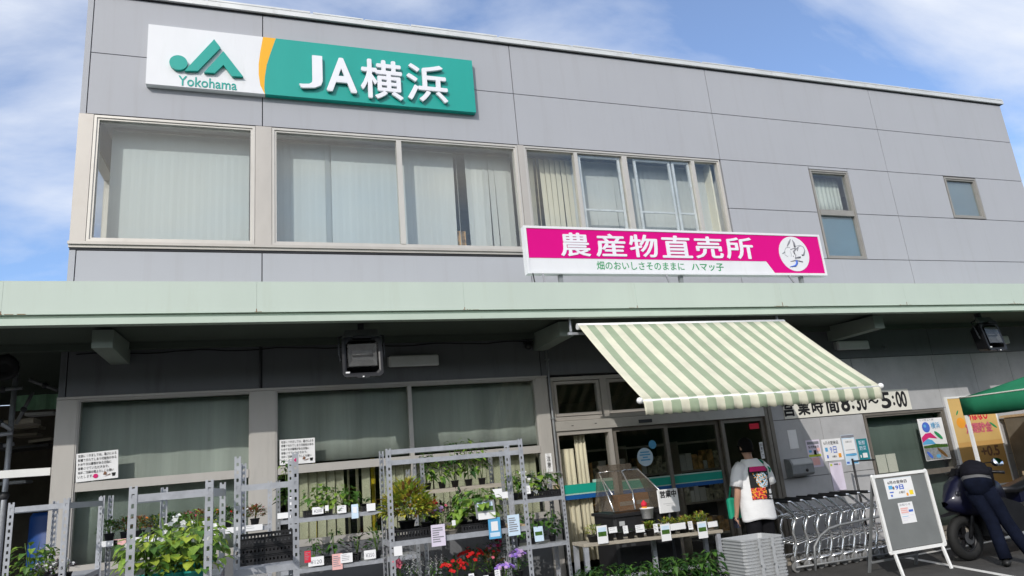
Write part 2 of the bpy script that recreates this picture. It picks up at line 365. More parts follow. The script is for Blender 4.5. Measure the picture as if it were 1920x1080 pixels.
# ================================================================== THE SHOP BUILDING
bld = thing('shop_building', 'two storey grey panelled shop building with ribbon windows behind the green canopy', 'building', (6.1, 0, 0))
CX = [-2.03, 0, 3.6, 7.17, 10.82, 14.36]
J = .006
w = MB()
def panel(x0, x1, z0, z1, y0=0., y1=.055): w.box(x0+J, x1-J, y0, y1, z0+J, z1-J, 0)
for i in range(5):
    for z0, z1 in ((7.117, 7.955), (6.262, 7.117)): panel(CX[i], CX[i+1], z0, z1)
    panel(CX[i], CX[i+1], 3.6, 4.50 if i < 3 else 4.555)
w.box(-2.10, -2.03-J, 0, .3, 6.262, 7.955, 0); w.box(-2.10, -2.03-J, 0, .3, 3.6, 4.50, 0)
for z0, z1 in ((4.555, 5.395), (5.395, 6.262)): panel(7.17, 8.99, z0, z1); panel(9.86, 10.82, z0, z1)
panel(8.99, 9.86, 6.205, 6.262)
panel(10.82, 14.36, 4.555, 5.395); panel(10.82, 12.2, 5.395, 6.262); panel(13.05, 14.36, 5.395, 6.262)
# the dark backing the open joints show
w.box(-2.04, 14.34, .056, .16, 6.26, 7.95, 1); w.box(-2.04, 14.34, .056, .16, 3.4, 4.52, 1)
w.box(7.14, 8.99, .056, .16, 4.52, 6.26, 1); w.box(9.86, 12.2, .056, .16, 4.52, 6.26, 1); w.box(13.05, 14.34, .056, .16, 4.52, 6.26, 1)
w.box(8.99, 9.86, .056, .16, 6.2, 6.26, 1); w.box(12.2, 13.05, .056, .16, 4.52, 5.40, 1); w.box(12.2, 13.05, .056, .16, 6.245, 6.26, 1)
# lower storey
for i in range(3): w.box(CX[i]+J, CX[i+1]-J, 0, .055, 2.80, 3.598, 2)
w.box(-2.10, -2.03-J, 0, .3, 2.80, 3.598, 2)
for i in (3, 4): w.box(CX[i]+J, CX[i+1]-J, 0, .055, 2.85+J, 3.598, 2)
w.box(-2.04, 14.34, .056, .16, 2.78, 3.39, 1)
rows = [0.05, .56, 1.10, 1.955, 2.85]
def blocks(cols, rows):
    for i in range(len(cols)-1):
        for j in range(len(rows)-1): w.box(cols[i]+.004, cols[i+1]-.004, .0, .05, rows[j]+.004, rows[j+1]-.004, 3)
    w.box(cols[0], cols[-1], .0507, .16, rows[0], rows[-1], 4)
blocks([7.27, 8.16, 9.02], rows); blocks([9.02, 10.78], [1.955, 2.85]); blocks([10.78, 11.7, 12.6, 13.5, 14.36], rows)
w.box(-1.87, -.13, .0, .16, .05, .95, 2); w.box(.17, 3.5, .0, .16, .05, .95, 2)  # wall under the sills given a dark colour for shade behind the shelves
# side, rear and roof
w.box(-2.10, -1.98, 2.7, 9, 4.52, 6.26, 0); w.box(-2.10, -1.98, .3, 9, 6.262, 7.955, 0)
w.box(-2.10, -1.98, .20, 2.7, 6.06, 6.26, 0); w.box(-2.10, -1.98, .20, 2.7, 4.516, 4.59, 0); w.box(-2.10, -1.98, .3, 9, .05, 4.515, 0)
w.box(14.24, 14.36, .16, 9, .05, 7.955, 0); w.box(-2.1, 14.36, 9, 9.15, .05, 7.955, 0); w.box(-1.98, 14.24, .16, 9, 7.3, 7.45, 0)
w.build('wall', ['panel', 'gap', 'panel_dark', 'block', 'joint'], bld)
m = MB(); m.box(-1.98, 14.24, .17, 9, 3.70, 4.05); m.box(-1.98, 14.24, .17, 9, 6.5, 6.56); m.box(-1.97, 14.23, 4.6, 4.7, 4.05, 6.5); m.box(7.2, 7.3, .17, 4.6, 4.05, 6.5)
m.box(8.6,8.65,.3,4.6,4.05,6.5); m.box(11.5,11.55,.3,4.6,4.05,6.5)
m.build('interior_wall', 'interior', bld)
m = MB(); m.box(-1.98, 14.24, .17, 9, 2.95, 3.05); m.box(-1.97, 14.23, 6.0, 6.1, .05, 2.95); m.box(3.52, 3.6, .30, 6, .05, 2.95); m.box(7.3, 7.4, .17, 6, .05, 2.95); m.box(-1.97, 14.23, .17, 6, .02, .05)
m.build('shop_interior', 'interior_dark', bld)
# roof flashing
m = MB(); m.prism([(-2.14,7.975),(14.42,7.975),(14.42,8.05),(-2.14,8.05)], -.05, .25, 0)
x = -2.1
random.seed(4)
while x < 14.3:
    l = random.uniform(.5, 1.4); m.box(x, min(x+l, 14.4), -.055, .2, 8.05, 8.05+random.uniform(.012, .03), 0); x += l+random.uniform(.01, .05)
m.box(-2.12, 14.38, -.012, .2, 7.955, 7.974, 1)
m.build('roof_flashing', ['flashing', 'gap'], bld)
# aluminium pillars and sills
m = MB()
m.box(-2.105, -1.945, -.012, .14, 4.60, 6.255); m.box(-2.105, -1.98, .14, .20, 4.60, 6.255)
m.box(-.085, .115, -.012, .14, 4.60, 6.255); m.box(3.575, 3.67, -.012, .14, 4.60, 6.255)
m.box(-2.115, 3.60, -.04, .1, 4.565, 4.60); m.box(-2.11, 3.60, -.018, .1, 4.53, 4.562)
m.box(3.603, 7.2, -.04, .1, 4.565, 4.60); m.box(3.603, 7.2, -.018, .1, 4.53, 4.562)
m.build('pillar_cladding', 'alu_warm', bld)
m = MB(); m.box(-2.10, 7.17, -.004, .1, 4.503, 4.528); m.box(-2.10, 7.17, .0, .1, 6.2565, 6.2615); m.build('sill_gap', 'gap', bld)
m = MB()
m.box(-2.105, -1.905, -.012, .2, .05, 2.765); m.box(-.115, .155, -.012, .16, .05, 2.765); m.box(3.505, 3.665, -.012, .16, .05, 2.765)
m.box(-2.105, 3.665, -.022, .1, 2.768, 2.795)
m.build('pier', 'pier_grey', bld)

def frame_ring(m, x0, x1, z0, z1, t, y0, y1, k=0):
    m.box(x0, x0+t, y0, y1, z0, z1, k); m.box(x1-t, x1, y0, y1, z0, z1, k)
    m.box(x0+t, x1-t, y0, y1, z0, z0+t, k); m.box(x0+t, x1-t, y0, y1, z1-t, z1, k)
def window(x0, x1, z0, z1, t=.05, fm='alu', gm='glass', mull=(), rails=(), y=-.006, name='window'):
    """a stepped frame with its mullions, the panes as sub-parts"""
    m = MB(); frame_ring(m, x0, x1, z0, z1, t*.55, y, y+.12); frame_ring(m, x0+t*.55, x1-t*.55, z0+t*.55, z1-t*.55, t*.45, y+.014, y+.11)
    xs = [x0+t]+[q for c, ww in mull for q in (c-ww/2, c+ww/2)]+[x1-t]; zs = [z0+t]+[q for c, hh in rails for q in (c-hh/2, c+hh/2)]+[z1-t]
    for c, ww in mull: m.box(c-ww/2, c+ww/2, y+.006, y+.105, z0+t, z1-t)
    for c, hh in rails:
        for i in range(0, len(xs), 2): m.box(xs[i], xs[i+1], y+.004, y+.10, c-hh/2, c+hh/2)
    o = m.build(name, fm, bld)
    for i in range(0, len(xs), 2):
        for j in range(0, len(zs), 2):
            p = MB(); p.box(xs[i], xs[i+1], y+.045, y+.051, zs[j], zs[j+1]); p.build('pane', gm, o)
    return o
def blind(o, x0, x1, z0, z1, y, mt, seed, pitch=.09, wdt=.098, ang=12, gaps=(), name='blind', sway=.0):
    """vertical louvre slats on a head rail; slats inside a gap are turned edge-on"""
    rnd = random.Random(seed); m = MB(); x = x0+pitch/2; shear = 0
    m.box(x0, x1, y-.02, y+.02, z1, z1+.04, 1)
    while x < x1:
        a = R(ang+rnd.gauss(0, .8)); low = rnd.gauss(0, sway); hw = wdt/2
        for g0, g1, ga in gaps:
            if g0 <= x <= g1: a = R(ga+rnd.gauss(0, 5))
        dx, dy = math.cos(a)*hw, math.sin(a)*hw; prev = None
        for q in (0, .5, 1):
            zq = z1+(z0-z1)*q; o_ = low*q
            cur = [(x-dx+o_, y-dy, zq), (x+o_, y+.002, zq), (x+dx+o_, y+dy, zq)]
            if prev:
                for k in (0, 1): m.poly([prev[k], cur[k], cur[k+1], prev[k+1]], 0, True)
            prev = cur
        x += pitch
    return m.build(name, [mt, 'alu'], o)
def curtain(o, x0, x1, z0, z1, y, mt, seed, wave=.12, amp=.02, name='curtain'):
    rnd = random.Random(seed); m = MB(); n = int((x1-x0)/.012); ph = rnd.random()*6; rs = []; ps = []
    for i in range(n+1):
        ph += .012/wave*6.28*rnd.uniform(.55, 1.45); ps.append(ph)
    for q in (0, .3, .65, 1):
        rs.append([(x0+(x1-x0)*i/n+.004*math.sin(ps[i]*.5+q*3), y+amp*(.5+.5*q)*math.sin(ps[i]), z1+(z0-z1)*q) for i in range(n+1)])
    m.rings(rs, 0, False, True, wrap=False); o2 = m.build(name, mt, o)
    so_ = o2.modifiers.new('thick', 'SOLIDIFY'); so_.thickness = .003
    return o2
# upper ribbon
wa = window(-1.94, -.09, 4.605, 6.25, .055)
blind(wa, -1.79, -.14, 4.68, 6.2, .30, 'blind_blue', 1, ang=2.0)
wb = window(.12, 3.57, 4.605, 6.25, .055, mull=((1.80, .07),))
blind(wb, .18, 1.80, 4.68, 6.2, .30, 'blind_blue', 2, ang=2.5, gaps=((.84, .94, 25),))
blind(wb, 1.84, 3.54, 4.68, 6.2, .30, 'blind', 3, ang=3, gaps=((2.66, 2.82, 80), (2.82, 3.6, 9)), sway=.012)
m = MB(); m.box(2.66, 2.78, .36, .38, 4.66, 5.0); m.build('board', 'goods_warm', wb)
wc = window(3.67, 7.14, 4.605, 6.25, .05, mull=((4.52, .06), (5.36, .085), (6.62, .06)))
blind(wc, 3.75, 4.52, 4.68, 6.2, .30, 'blind_cream', 5, ang=17, gaps=((3.95, 4.0, 70),), sway=.008)
blind(wc, 4.56, 5.4, 4.68, 6.2, .30, 'blind', 6, ang=4, gaps=((4.72, 4.78, 50),), sway=.012)
blind(wc, 5.5, 7.08, 4.68, 6.2, .30, 'blind', 7, ang=4)
m = MB()
for x0, x1 in ((4.58, 5.30), (5.55, 6.22), (6.25, 6.58)): frame_ring(m, x0, x1, 4.66, 6.2, .04, .062, .09)
m.box(4.62, 5.26, .062, .085, 5.28, 5.31); m.box(5.59, 6.18, .062, .085, 5.28, 5.31); m.box(6.29, 6.54, .062, .085, 5.28, 5.31)
m.build('sliding_sash', 'flashing', wc)
m = MB(); m.box(7.02, 7.05, .13, 1.0, 4.62, 6.25); m.build('reveal', 'blind_cream', wc)
ws = window(9.0, 9.85, 4.56, 6.195, .055, 'alu_grey', rails=((5.40, .10),))
m = MB(); m.box(9.05, 9.80, .06, .064, 4.61, 5.36); m.build('reflection_backing', 'sky_reflection_blue', ws)  # added backing sheet, coloured like the sky reflected in this pane
ws = window(12.21, 13.04, 5.41, 6.24, .06, 'alu_grey'); m = MB(); m.box(12.26, 12.99, .06, .064, 5.46, 6.19); m.build('reflection_backing', 'sky_reflection_grey', ws)  # same kind of added sheet, reflected tone put into its colour
m = MB(); curtain(bld, 9.05, 9.8, 5.45, 6.15, .22, 'curtain_grey', 21, .09, .012)
# side window seen through the corner glass
m = MB(); m.box(-2.10, -1.98, .205, .26, 4.60, 6.05); m.box(-2.10, -1.98, 2.62, 2.68, 4.6, 6.05); m.box(-2.1, -1.98, 1.45, 1.51, 4.64, 6.01); m.box(-2.10, -1.98, .26, 2.62, 6.01, 6.05); m.box(-2.10, -1.98, .26, 2.62, 4.6, 4.64)
sw = m.build('window', 'alu', bld)
p = MB(); p.box(-2.04, -2.034, .26, 1.45, 4.64, 6.01); p.build('pane', 'glass', sw); p = MB(); p.box(-2.04, -2.034, 1.51, 2.62, 4.64, 6.01); p.build('pane', 'glass', sw)
# lower windows
la = window(-1.905, -.115, .955, 2.767, .026, 'pier_grey', 'glass_low', rails=((1.825, .095), (1.0, .06)))
curtain(la, -1.96, -.08, 1.0, 2.74, .17, 'curtain_grey', 31, .42, .009)
lb = window(.155, 3.505, .955, 2.767, .026, 'pier_grey', 'glass_low', mull=((1.775, .05),), rails=((1.825, .095), (1.0, .06)))
curtain(lb, .12, 1.76, 1.90, 2.74, .17, 'curtain_grey', 32, .42, .009); curtain(lb, 1.78, 3.52, 1.90, 2.74, .17, 'curtain_grey', 33, .42, .009)
blind(lb, .42, 1.80, 1.0, 1.79, .16, 'blind_shop', 34, pitch=.105, wdt=.10, ang=-16, gaps=((.9, 1.12, 70), (1.3, 1.4, 75)), sway=.01)
blind(lb, 1.85, 3.44, 1.0, 1.79, .16, 'blind_shop', 35, pitch=.10, ang=-15, sway=.01)
m = MB(); m.box(1.32, 1.37, .5, .55, .05, 1.9, 0); m.box(.6, .64, .5, .55, .05, 1.9, 0); m.build('interior_post', 'ink_yellow', lb)
# entrance
m = MB(); frame_ring(m, 3.70, 7.12, 2.17, 2.765, .05, -.006, .12)
m.box(4.46, 4.56, -.01, .12, 2.22, 2.715); m.box(5.72, 5.82, -.01, .12, 2.22, 2.715)
for x0, x1 in ((3.75, 4.46), (4.56, 5.72), (5.82, 7.07)): frame_ring(m, x0+.01, x1-.01, 2.23, 2.705, .04, .004, .09)
tr = m.build('transom_window', 'alu_warm', bld)
for x0, x1 in ((3.8, 4.41), (4.61, 5.67), (5.87, 7.02)):
    p = MB(); p.box(x0, x1, .04, .046, 2.27, 2.665); p.build('pane', 'glass_low', tr)
m = MB(); m.box(3.70, 7.12, -.03, .13, 2.035, 2.165); m.box(4.98, 5.18, -.055, -.0305, 2.065, 2.11, 1); m.box(3.95, 3.98, -.034, -.03, 2.09, 2.10, 1); m.box(4.3, 4.33, -.034, -.03, 2.1, 2.11, 1)
m.build('door_header', ['alu', 'dark_grey'], bld)
m = MB(); frame_ring(m, 3.70, 4.56, .05, 2.033, .055, -.006, .12)
sl = m.build('side_light', 'alu_warm', bld)
p = MB(); p.box(3.755, 4.505, .04, .046, .105, 1.978); p.build('pane', 'glass_door', sl)
curtain(sl, 3.78, 4.02, .35, 1.80, .16, 'curtain_cream', 41, .07, .022); curtain(sl, 4.03, 4.2, .35, 1.97, .14, 'curtain_cream', 42, .05, .024)
def door(x0, x1, yo):
    m = MB(); frame_ring(m, x0, x1, .05, 2.03, .055, yo, yo+.045); d = m.build('sliding_door', 'alu_brown', bld)
    p = MB(); p.box(x0+.055, x1-.055, yo+.02, yo+.026, .105, 1.975); p.build('pane', 'glass_door', d)
    f = MB(); yy = yo+.0165; f.box(x0+.055, x1-.055, yy, yy+.002, 1.20, 1.30, 0); f.box(x0+.055, x1-.055, yy, yy+.002, 1.135, 1.185, 1); f.box(x0+.055, x1-.055, yy, yy+.002, 1.187, 1.198, 2); f.box(x0+.055, x1-.055, yy, yy+.002, 1.302, 1.32, 2)
    f.build('stripe_film', ['film_teal', 'film_blue', 'film_pale'], d); return d
d1 = door(4.58, 5.46, .03); d2 = door(5.42, 6.36, .09); d3 = door(6.36, 7.12, .02)
f = MB(); yy = .035; f.box(3.76, 4.50, yy, yy+.002, 1.215, 1.33, 0); f.box(3.76, 4.50, yy, yy+.002, 1.14, 1.195, 1); f.box(3.76, 4.5, yy, yy+.002, 1.197, 1.213, 2); f.box(4.2, 4.5, yy, yy+.002, 1.332, 1.37, 2)
f.build('stripe_film', ['film_teal', 'film_blue', 'film_pale'], sl)
f = MB(); f.lathe((5.05, .047, 1.60), [(.0, .0), (.125, .0), (.125, .003), (0, .003)], 28, 0, axis=(0,-1,0), sm=False)
for k, (hw, zz_) in enumerate(((.07, 1.665), (.085, 1.63), (.04, 1.595), (.075, 1.56))): f.box(5.05-hw, 5.05+hw, .0425, .0438, zz_-.009, zz_+.009, 1)
f.build('round_sticker', ['paper_blue', 'ink_sky'], d1)
f = MB(); f.lathe((5.19, .047, 1.76), [(.0, .0), (.06, .0), (.06, .003), (0, .003)], 20, 0, axis=(0,-1,0), sm=False); f.build('round_sticker', 'ink_sky', d1)
f = MB(); f.box(6.98, 7.04, .03, .034, 1.42, 1.66, 0); f.text('自動ドア', (6.99,.0299,1.44), w=.19, h=.035, U=(0,0,1), V=(-1,0,0), m=1, depth=.001) if False else None
for k, ch in enumerate('自動ドア'): f.text(ch, (6.992,.0298,1.60-k*.052), w=.036, h=.042, depth=.001, m=1)
f.build('door_sticker', ['paper', 'ink'], d3)
f = MB(); f.box(6.86, 7.03, .03, .034, 1.86, 1.94, 0); f.build('red_sticker', 'ink_red', d3)
m = MB(); m.box(7.12, 7.18, -.03, .13, .05, 2.165); m.box(7.20, 7.265, -.02, .13, .05, 2.165); m.box(7.12, 7.265, -.008, .13, 2.168, 2.80); m.build('door_jamb', 'alu_brown', bld)
# right-hand shop window
rw = window(9.03, 10.77, .06, 1.95, .06, 'alu_brown', 'glass_low', rails=((.96, .08),))
curtain(rw, 9.0, 10.75, .1, 1.9, .20, 'curtain_dark', 51, .5, .01)
p = MB(); p.box(9.16, 9.36, .058, .06, 1.02, 1.30); p.box(9.375, 9.57, .058, .06, 1.02, 1.30); p.build('paper_sheet', 'paper_cream', rw)
# ================================================================== GOODS INSIDE THE SHOP
random.seed(8)
for i, (x, y, nm) in enumerate(((4.9, 1.3, 'beside the curtain'), (5.9, 1.7, 'behind the sticker door'), (6.8, 1.5, 'behind the standing customer'))):
    t = thing('display_shelf', 'dim goods shelf inside the shop '+nm, 'shelf', (x, y, .05), 'goods shelves inside the shop')
    m = MB()
    for z in (.3, .8, 1.3, 1.75): m.box(x-.42, x+.42, y-.2, y+.2, z, z+.03)
    m.box(x-.43, x-.42, y-.2, y+.2, .05, 1.8); m.box(x+.42, x+.43, y-.2, y+.2, .05, 1.8); m.build('frame', 'wood_grey', t)
    m = MB()
    for z in (.33, .83, 1.33):
        xx = x-.4
        while xx < x+.36: ww = random.uniform(.05, .13); m.box(xx, xx+ww, y-.15, y+.1, z, z+random.uniform(.12, .3), random.randint(0, 2)); xx += ww+.01
    tag(m.build('goods', ['goods_warm', 'goods_mixed', 'paper_cream'], t), kind='stuff')
t = thing('counter', 'long pale service counter dim behind the shop doors', 'counter', (5.4, 4.2, .05))
m = MB(); m.box(4.2, 6.9, 4.0, 4.5, .05, 1.0); m.build('body', 'wood', t); m = MB(); m.box(4.15, 6.95, 3.95, 4.55, 1.0, 1.04); m.build('top', 'paper_cream', t)

# ================================================================== CANOPY
D = 1.3
can = thing('canopy', 'long pale green steel canopy running the whole width of the shop front', 'canopy', (4, -.65, 3.3))
m = MB(); seams = [-10, -6.82, -4.56, -2.30, -.04, 2.22, 4.48, 6.74, 9.0, 11.26, 13.52, 17]
for i in range(len(seams)-1): m.box(seams[i]+.0008, seams[i+1]-.0008, -D+.02, -D+.05, 3.425, 3.75, 0)
m.box(-10, 17, -D+.051, -D+.06, 3.43, 3.74, 1)
fascia = m
m = MB(); m.box(-10, 17, -D+.0205, -D+.30, 3.7505, 3.758); m.build('fascia_cap', 'mint', can)
m = MB(); m.prism([(-10,3.31),(17,3.31),(17,3.375),(-10,3.375)], -D-.02, -D+.09); m.box(-10, 17, -D+.0605, -D+.09, 3.3755, 3.42)
m.build('gutter_lip', 'mint_lip', can)
m = fascia; random.seed(3)
for sx in seams[1:-1]:
    x0, x1 = sx-.02, sx+.02
    if random.random() < .75: x0 -= random.uniform(.03, .25)
    if random.random() < .75: x1 += random.uniform(.03, .2)
    x = x0
    while x < x1:
        l = random.uniform(.01, .08); m.box(x, x+l, -D+.0185, -D+.0198, 3.426, 3.4265+random.uniform(.001, .005), 2); x += l+random.uniform(.0, .03)
    m.box(sx-.004, sx+.003, -D+.0182, -D+.0196, 3.4265, 3.455+random.uniform(0, .03), 2)
m.build('fascia', ['mint', 'joint', 'rust'], can)
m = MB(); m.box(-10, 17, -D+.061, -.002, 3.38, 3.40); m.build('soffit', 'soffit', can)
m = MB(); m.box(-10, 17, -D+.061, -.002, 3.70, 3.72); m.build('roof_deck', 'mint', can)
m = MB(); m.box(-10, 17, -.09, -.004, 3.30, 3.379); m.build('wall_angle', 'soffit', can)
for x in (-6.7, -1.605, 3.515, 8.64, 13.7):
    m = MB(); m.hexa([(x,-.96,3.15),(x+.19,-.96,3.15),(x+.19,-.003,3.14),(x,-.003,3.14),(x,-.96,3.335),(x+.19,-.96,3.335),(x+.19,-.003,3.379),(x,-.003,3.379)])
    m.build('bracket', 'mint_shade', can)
# ================================================================== UPPER SIGN BOARD
Y = -.09
def pt(u, v, y=Y): p = at(u, v, y); return (p.x, p.z)
sg = thing('sign_board', 'wide white and teal sign board with raised white lettering on the upper wall', 'sign', (.8, -.05, 6.68))
x0, x1, z0, z1 = -1.385, 2.95, 6.69, 7.555
xs_ = at(493,180,Y).x; 
cur = [pt(517,80), pt(507,100), pt(500,122), pt(496.5,145), pt(495.5,165), pt(497,182)]
cur2 = [pt(493,78), pt(487.5,100), pt(485,120), pt(485,140), pt(488,160), pt(493.5,180)]
cur[0] = (cur[0][0], z1); cur2[0] = (cur2[0][0], z1); cur[-1] = (cur[-1][0], z0); cur2[-1] = (cur[-1][0]-.004, z0)
m = MB(); m.prism([(x0,z0)]+cur2[::-1]+[(x0,z1)], Y, -.0005, 0); m.build('white_panel', 'sign_white', sg)
m = MB(); m.prism(cur2+[cur[-1]]+cur[::-1][1:], Y, -.0005, 0) if False else None
for i in range(5):
    m.prism([cur2[i+1], cur[i+1], cur[i], cur2[i]], Y, -.0005, 0)
m.build('yellow_band', 'sign_yellow', sg)
m = MB(); m.prism(cur[::-1][:1]+[(x1,z0),(x1,z1)]+cur[:-1], Y, -.0005, 0); m.build('teal_panel', 'sign_teal', sg)
LY = Y-.045
def lp(pts): return [pt(u/2, v/2, LY) for u, v in pts]
m = MB()
e = pt(334.5, 117, LY); m.lathe((e[0], Y, e[1]), [(0, 0), (.106, 0), (.106, .045), (0, .045)], 28, 0, axis=(0,-1,0), sm=False)
m.prism(lp([(692,265),(742,265),(827,178),(803,147)]), LY, Y-.001)
m.prism(lp([(765,271),(805,273),(838,243),(838,192)]), LY, Y-.001); m.prism(lp([(838,243),(870,285),(912,287),(838,192)]), LY, Y-.001)
m.build('emblem', 'sign_teal', sg)
m = MB(); o_ = pt(334, 163); p_ = pt(444, 163); m.text('Yokohama', (o_[0], Y, pt(334,160)[1]), w=p_[0]-o_[0], h=.14, depth=.006, bold=.008); m.build('small_lettering', 'sign_teal', sg)
m = MB()
for ch, ua, ub, va, vb, bo in (('J',561,605,103.5,166,.005), ('A',612,669,109,172.5,.024), ('横',676,755,113,185.5,.015), ('浜',762,838,121.5,191,.015)):
    q0, q1 = at(ua, 150, LY).x, at(ub, 150, LY).x; uc = (ua+ub)/2
    m.text(ch, (q0, Y-.018, at(uc, vb, LY).z), w=q1-q0, h=at(uc, va, LY).z-at(uc, vb, LY).z, depth=.035, bold=bo)
m.build('raised_lettering', 'letter_white', sg)
# ================================================================== PINK ROOF SIGN
Y = -1.0
ps = thing('roof_sign', 'magenta and white shop sign board standing on struts on top of the canopy', 'sign', (5.5, -.95, 3.72))
x0, x1, z0, z1 = 3.155, 7.905, 3.955, 4.595
m = MB(); m.box(x0+.03, x1-.03, Y+.006, Y+.1, z0+.03, z1-.03, 0); frame_ring(m, x0, x1, z0, z1, .032, Y-.006, Y+.11, 0); m.build('frame', 'sign_white', ps)
zb = pt(1200, 489, Y)[1]; xd0 = pt(1437, 490, Y)[0]; xd1 = pt(1452, 513, Y)[0]
zb = 4.165
m = MB(); m.prism([(x0+.034, zb), (xd0, zb), (xd1+.02, z0+.034), (x1-.034, z0+.034), (x1-.034, z1-.034), (x0+.034, z1-.034)], Y+.002, Y+.006); m.build('magenta_panel', 'sign_pink', ps)
m = MB(); xx = pt(1050, 470, Y)[0]; cells = [(1050,1108),(1116,1175),(1180,1235),(1240,1298),(1302,1356),(1360,1413)]
for ch, (ua, ub) in zip('農産物直売所', cells):
    a_, b_ = pt(ua, 470, Y)[0], pt(ub, 470, Y)[0]; m.text(ch, (a_+.01, Y+.002, 4.19), w=(b_-a_)*.97, h=.325, depth=.008, bold=.016)
m.build('large_lettering', 'letter_white', ps)
m = MB(); a_, b_ = pt(1120, 505, Y)[0], pt(1284, 505, Y)[0]; m.text('畑のおいしさそのままに', (a_, Y+.006, 4.015), w=b_-a_, h=.115, depth=.003, bold=.004)
m.build('small_lettering', 'ink_green', ps); m = MB()
a_, b_ = pt(1298, 505, Y)[0], pt(1358, 505, Y)[0]; m.text('ハマッ子', (a_, Y+.006, 4.012), w=b_-a_, h=.11, depth=.003, bold=.012); m.build('small_lettering', 'ink_green', ps)
ec = pt(1489, 476, Y); m = MB(); m.lathe((ec[0], Y+.002, ec[1]), [(0, 0), (.268, 0), (.268, .004), (0, .004)], 40, 0, axis=(0,-1,0), sm=False)
emb = m.build('emblem', 'sign_white', ps)
m = MB()
def stroke(pts, r, k): m.tube([(pt(1440+u/10.8, 420+v/10.8, Y)[0], Y-.003, pt(1440+u/10.8, 420+v/10.8, Y)[1]) for u, v in pts], r, 6, k)
stroke([(448,310),(418,370),(382,455)], [.006,.014,.005], 0); stroke([(485,320),(515,380),(538,470)], [.004,.014,.016], 0)
stroke([(450,520),(500,498),(562,500),(510,560),(540,610)], [.005,.006,.012,.013,.011], 0); stroke([(560,520),(610,465)], [.005,.007], 0)
stroke([(505,640),(515,665)], [.005,.005], 0); stroke([(560,620),(548,690),(650,672)], [.006,.011,.014], 0); stroke([(590,545),(605,490)], .006, 0)
stroke([(600,470),(660,440),(715,470),(740,540),(715,625),(680,630)], [.003,.004,.004,.007,.014,.012], 0)
stroke([(455,760),(560,735),(700,770)], [.005,.010,.008], 0); stroke([(565,740),(585,790),(555,845),(440,870)], [.018,.016,.016,.004], 1)
stroke([(350,490),(330,560),(345,630),(400,660)], .003, 2); stroke([(350,490),(400,470),(440,480)], .003, 2); stroke([(290,600),(340,565)], .008, 2); stroke([(440,540),(470,620),(465,660)], .003, 2); stroke([(560,450),(640,430)], .003, 2)
m.build('brush_lettering', ['ink_grey', 'ink_blue', 'leaf_print'], emb)
for u in (1050, 1275, 1500):
    p_ = at(u, 515, -.93); m = MB(); m.bar((p_.x, -.93, 3.72), (p_.x, -.93, 4.0), .05, .05); m.build('strut', 'steel_dull', ps)
    m = MB(); m.bar((p_.x-.32, -1.16, 3.755), (p_.x-.26, -.98, 3.97), .022, .022); m.build('brace', 'steel_dull', ps)
m = MB(); m.tube([(3.22,-1.0,3.96),(3.225,-1.02,3.85),(3.24,-1.05,3.72)], .008, 6); m.build('cable', 'black_plastic', ps)
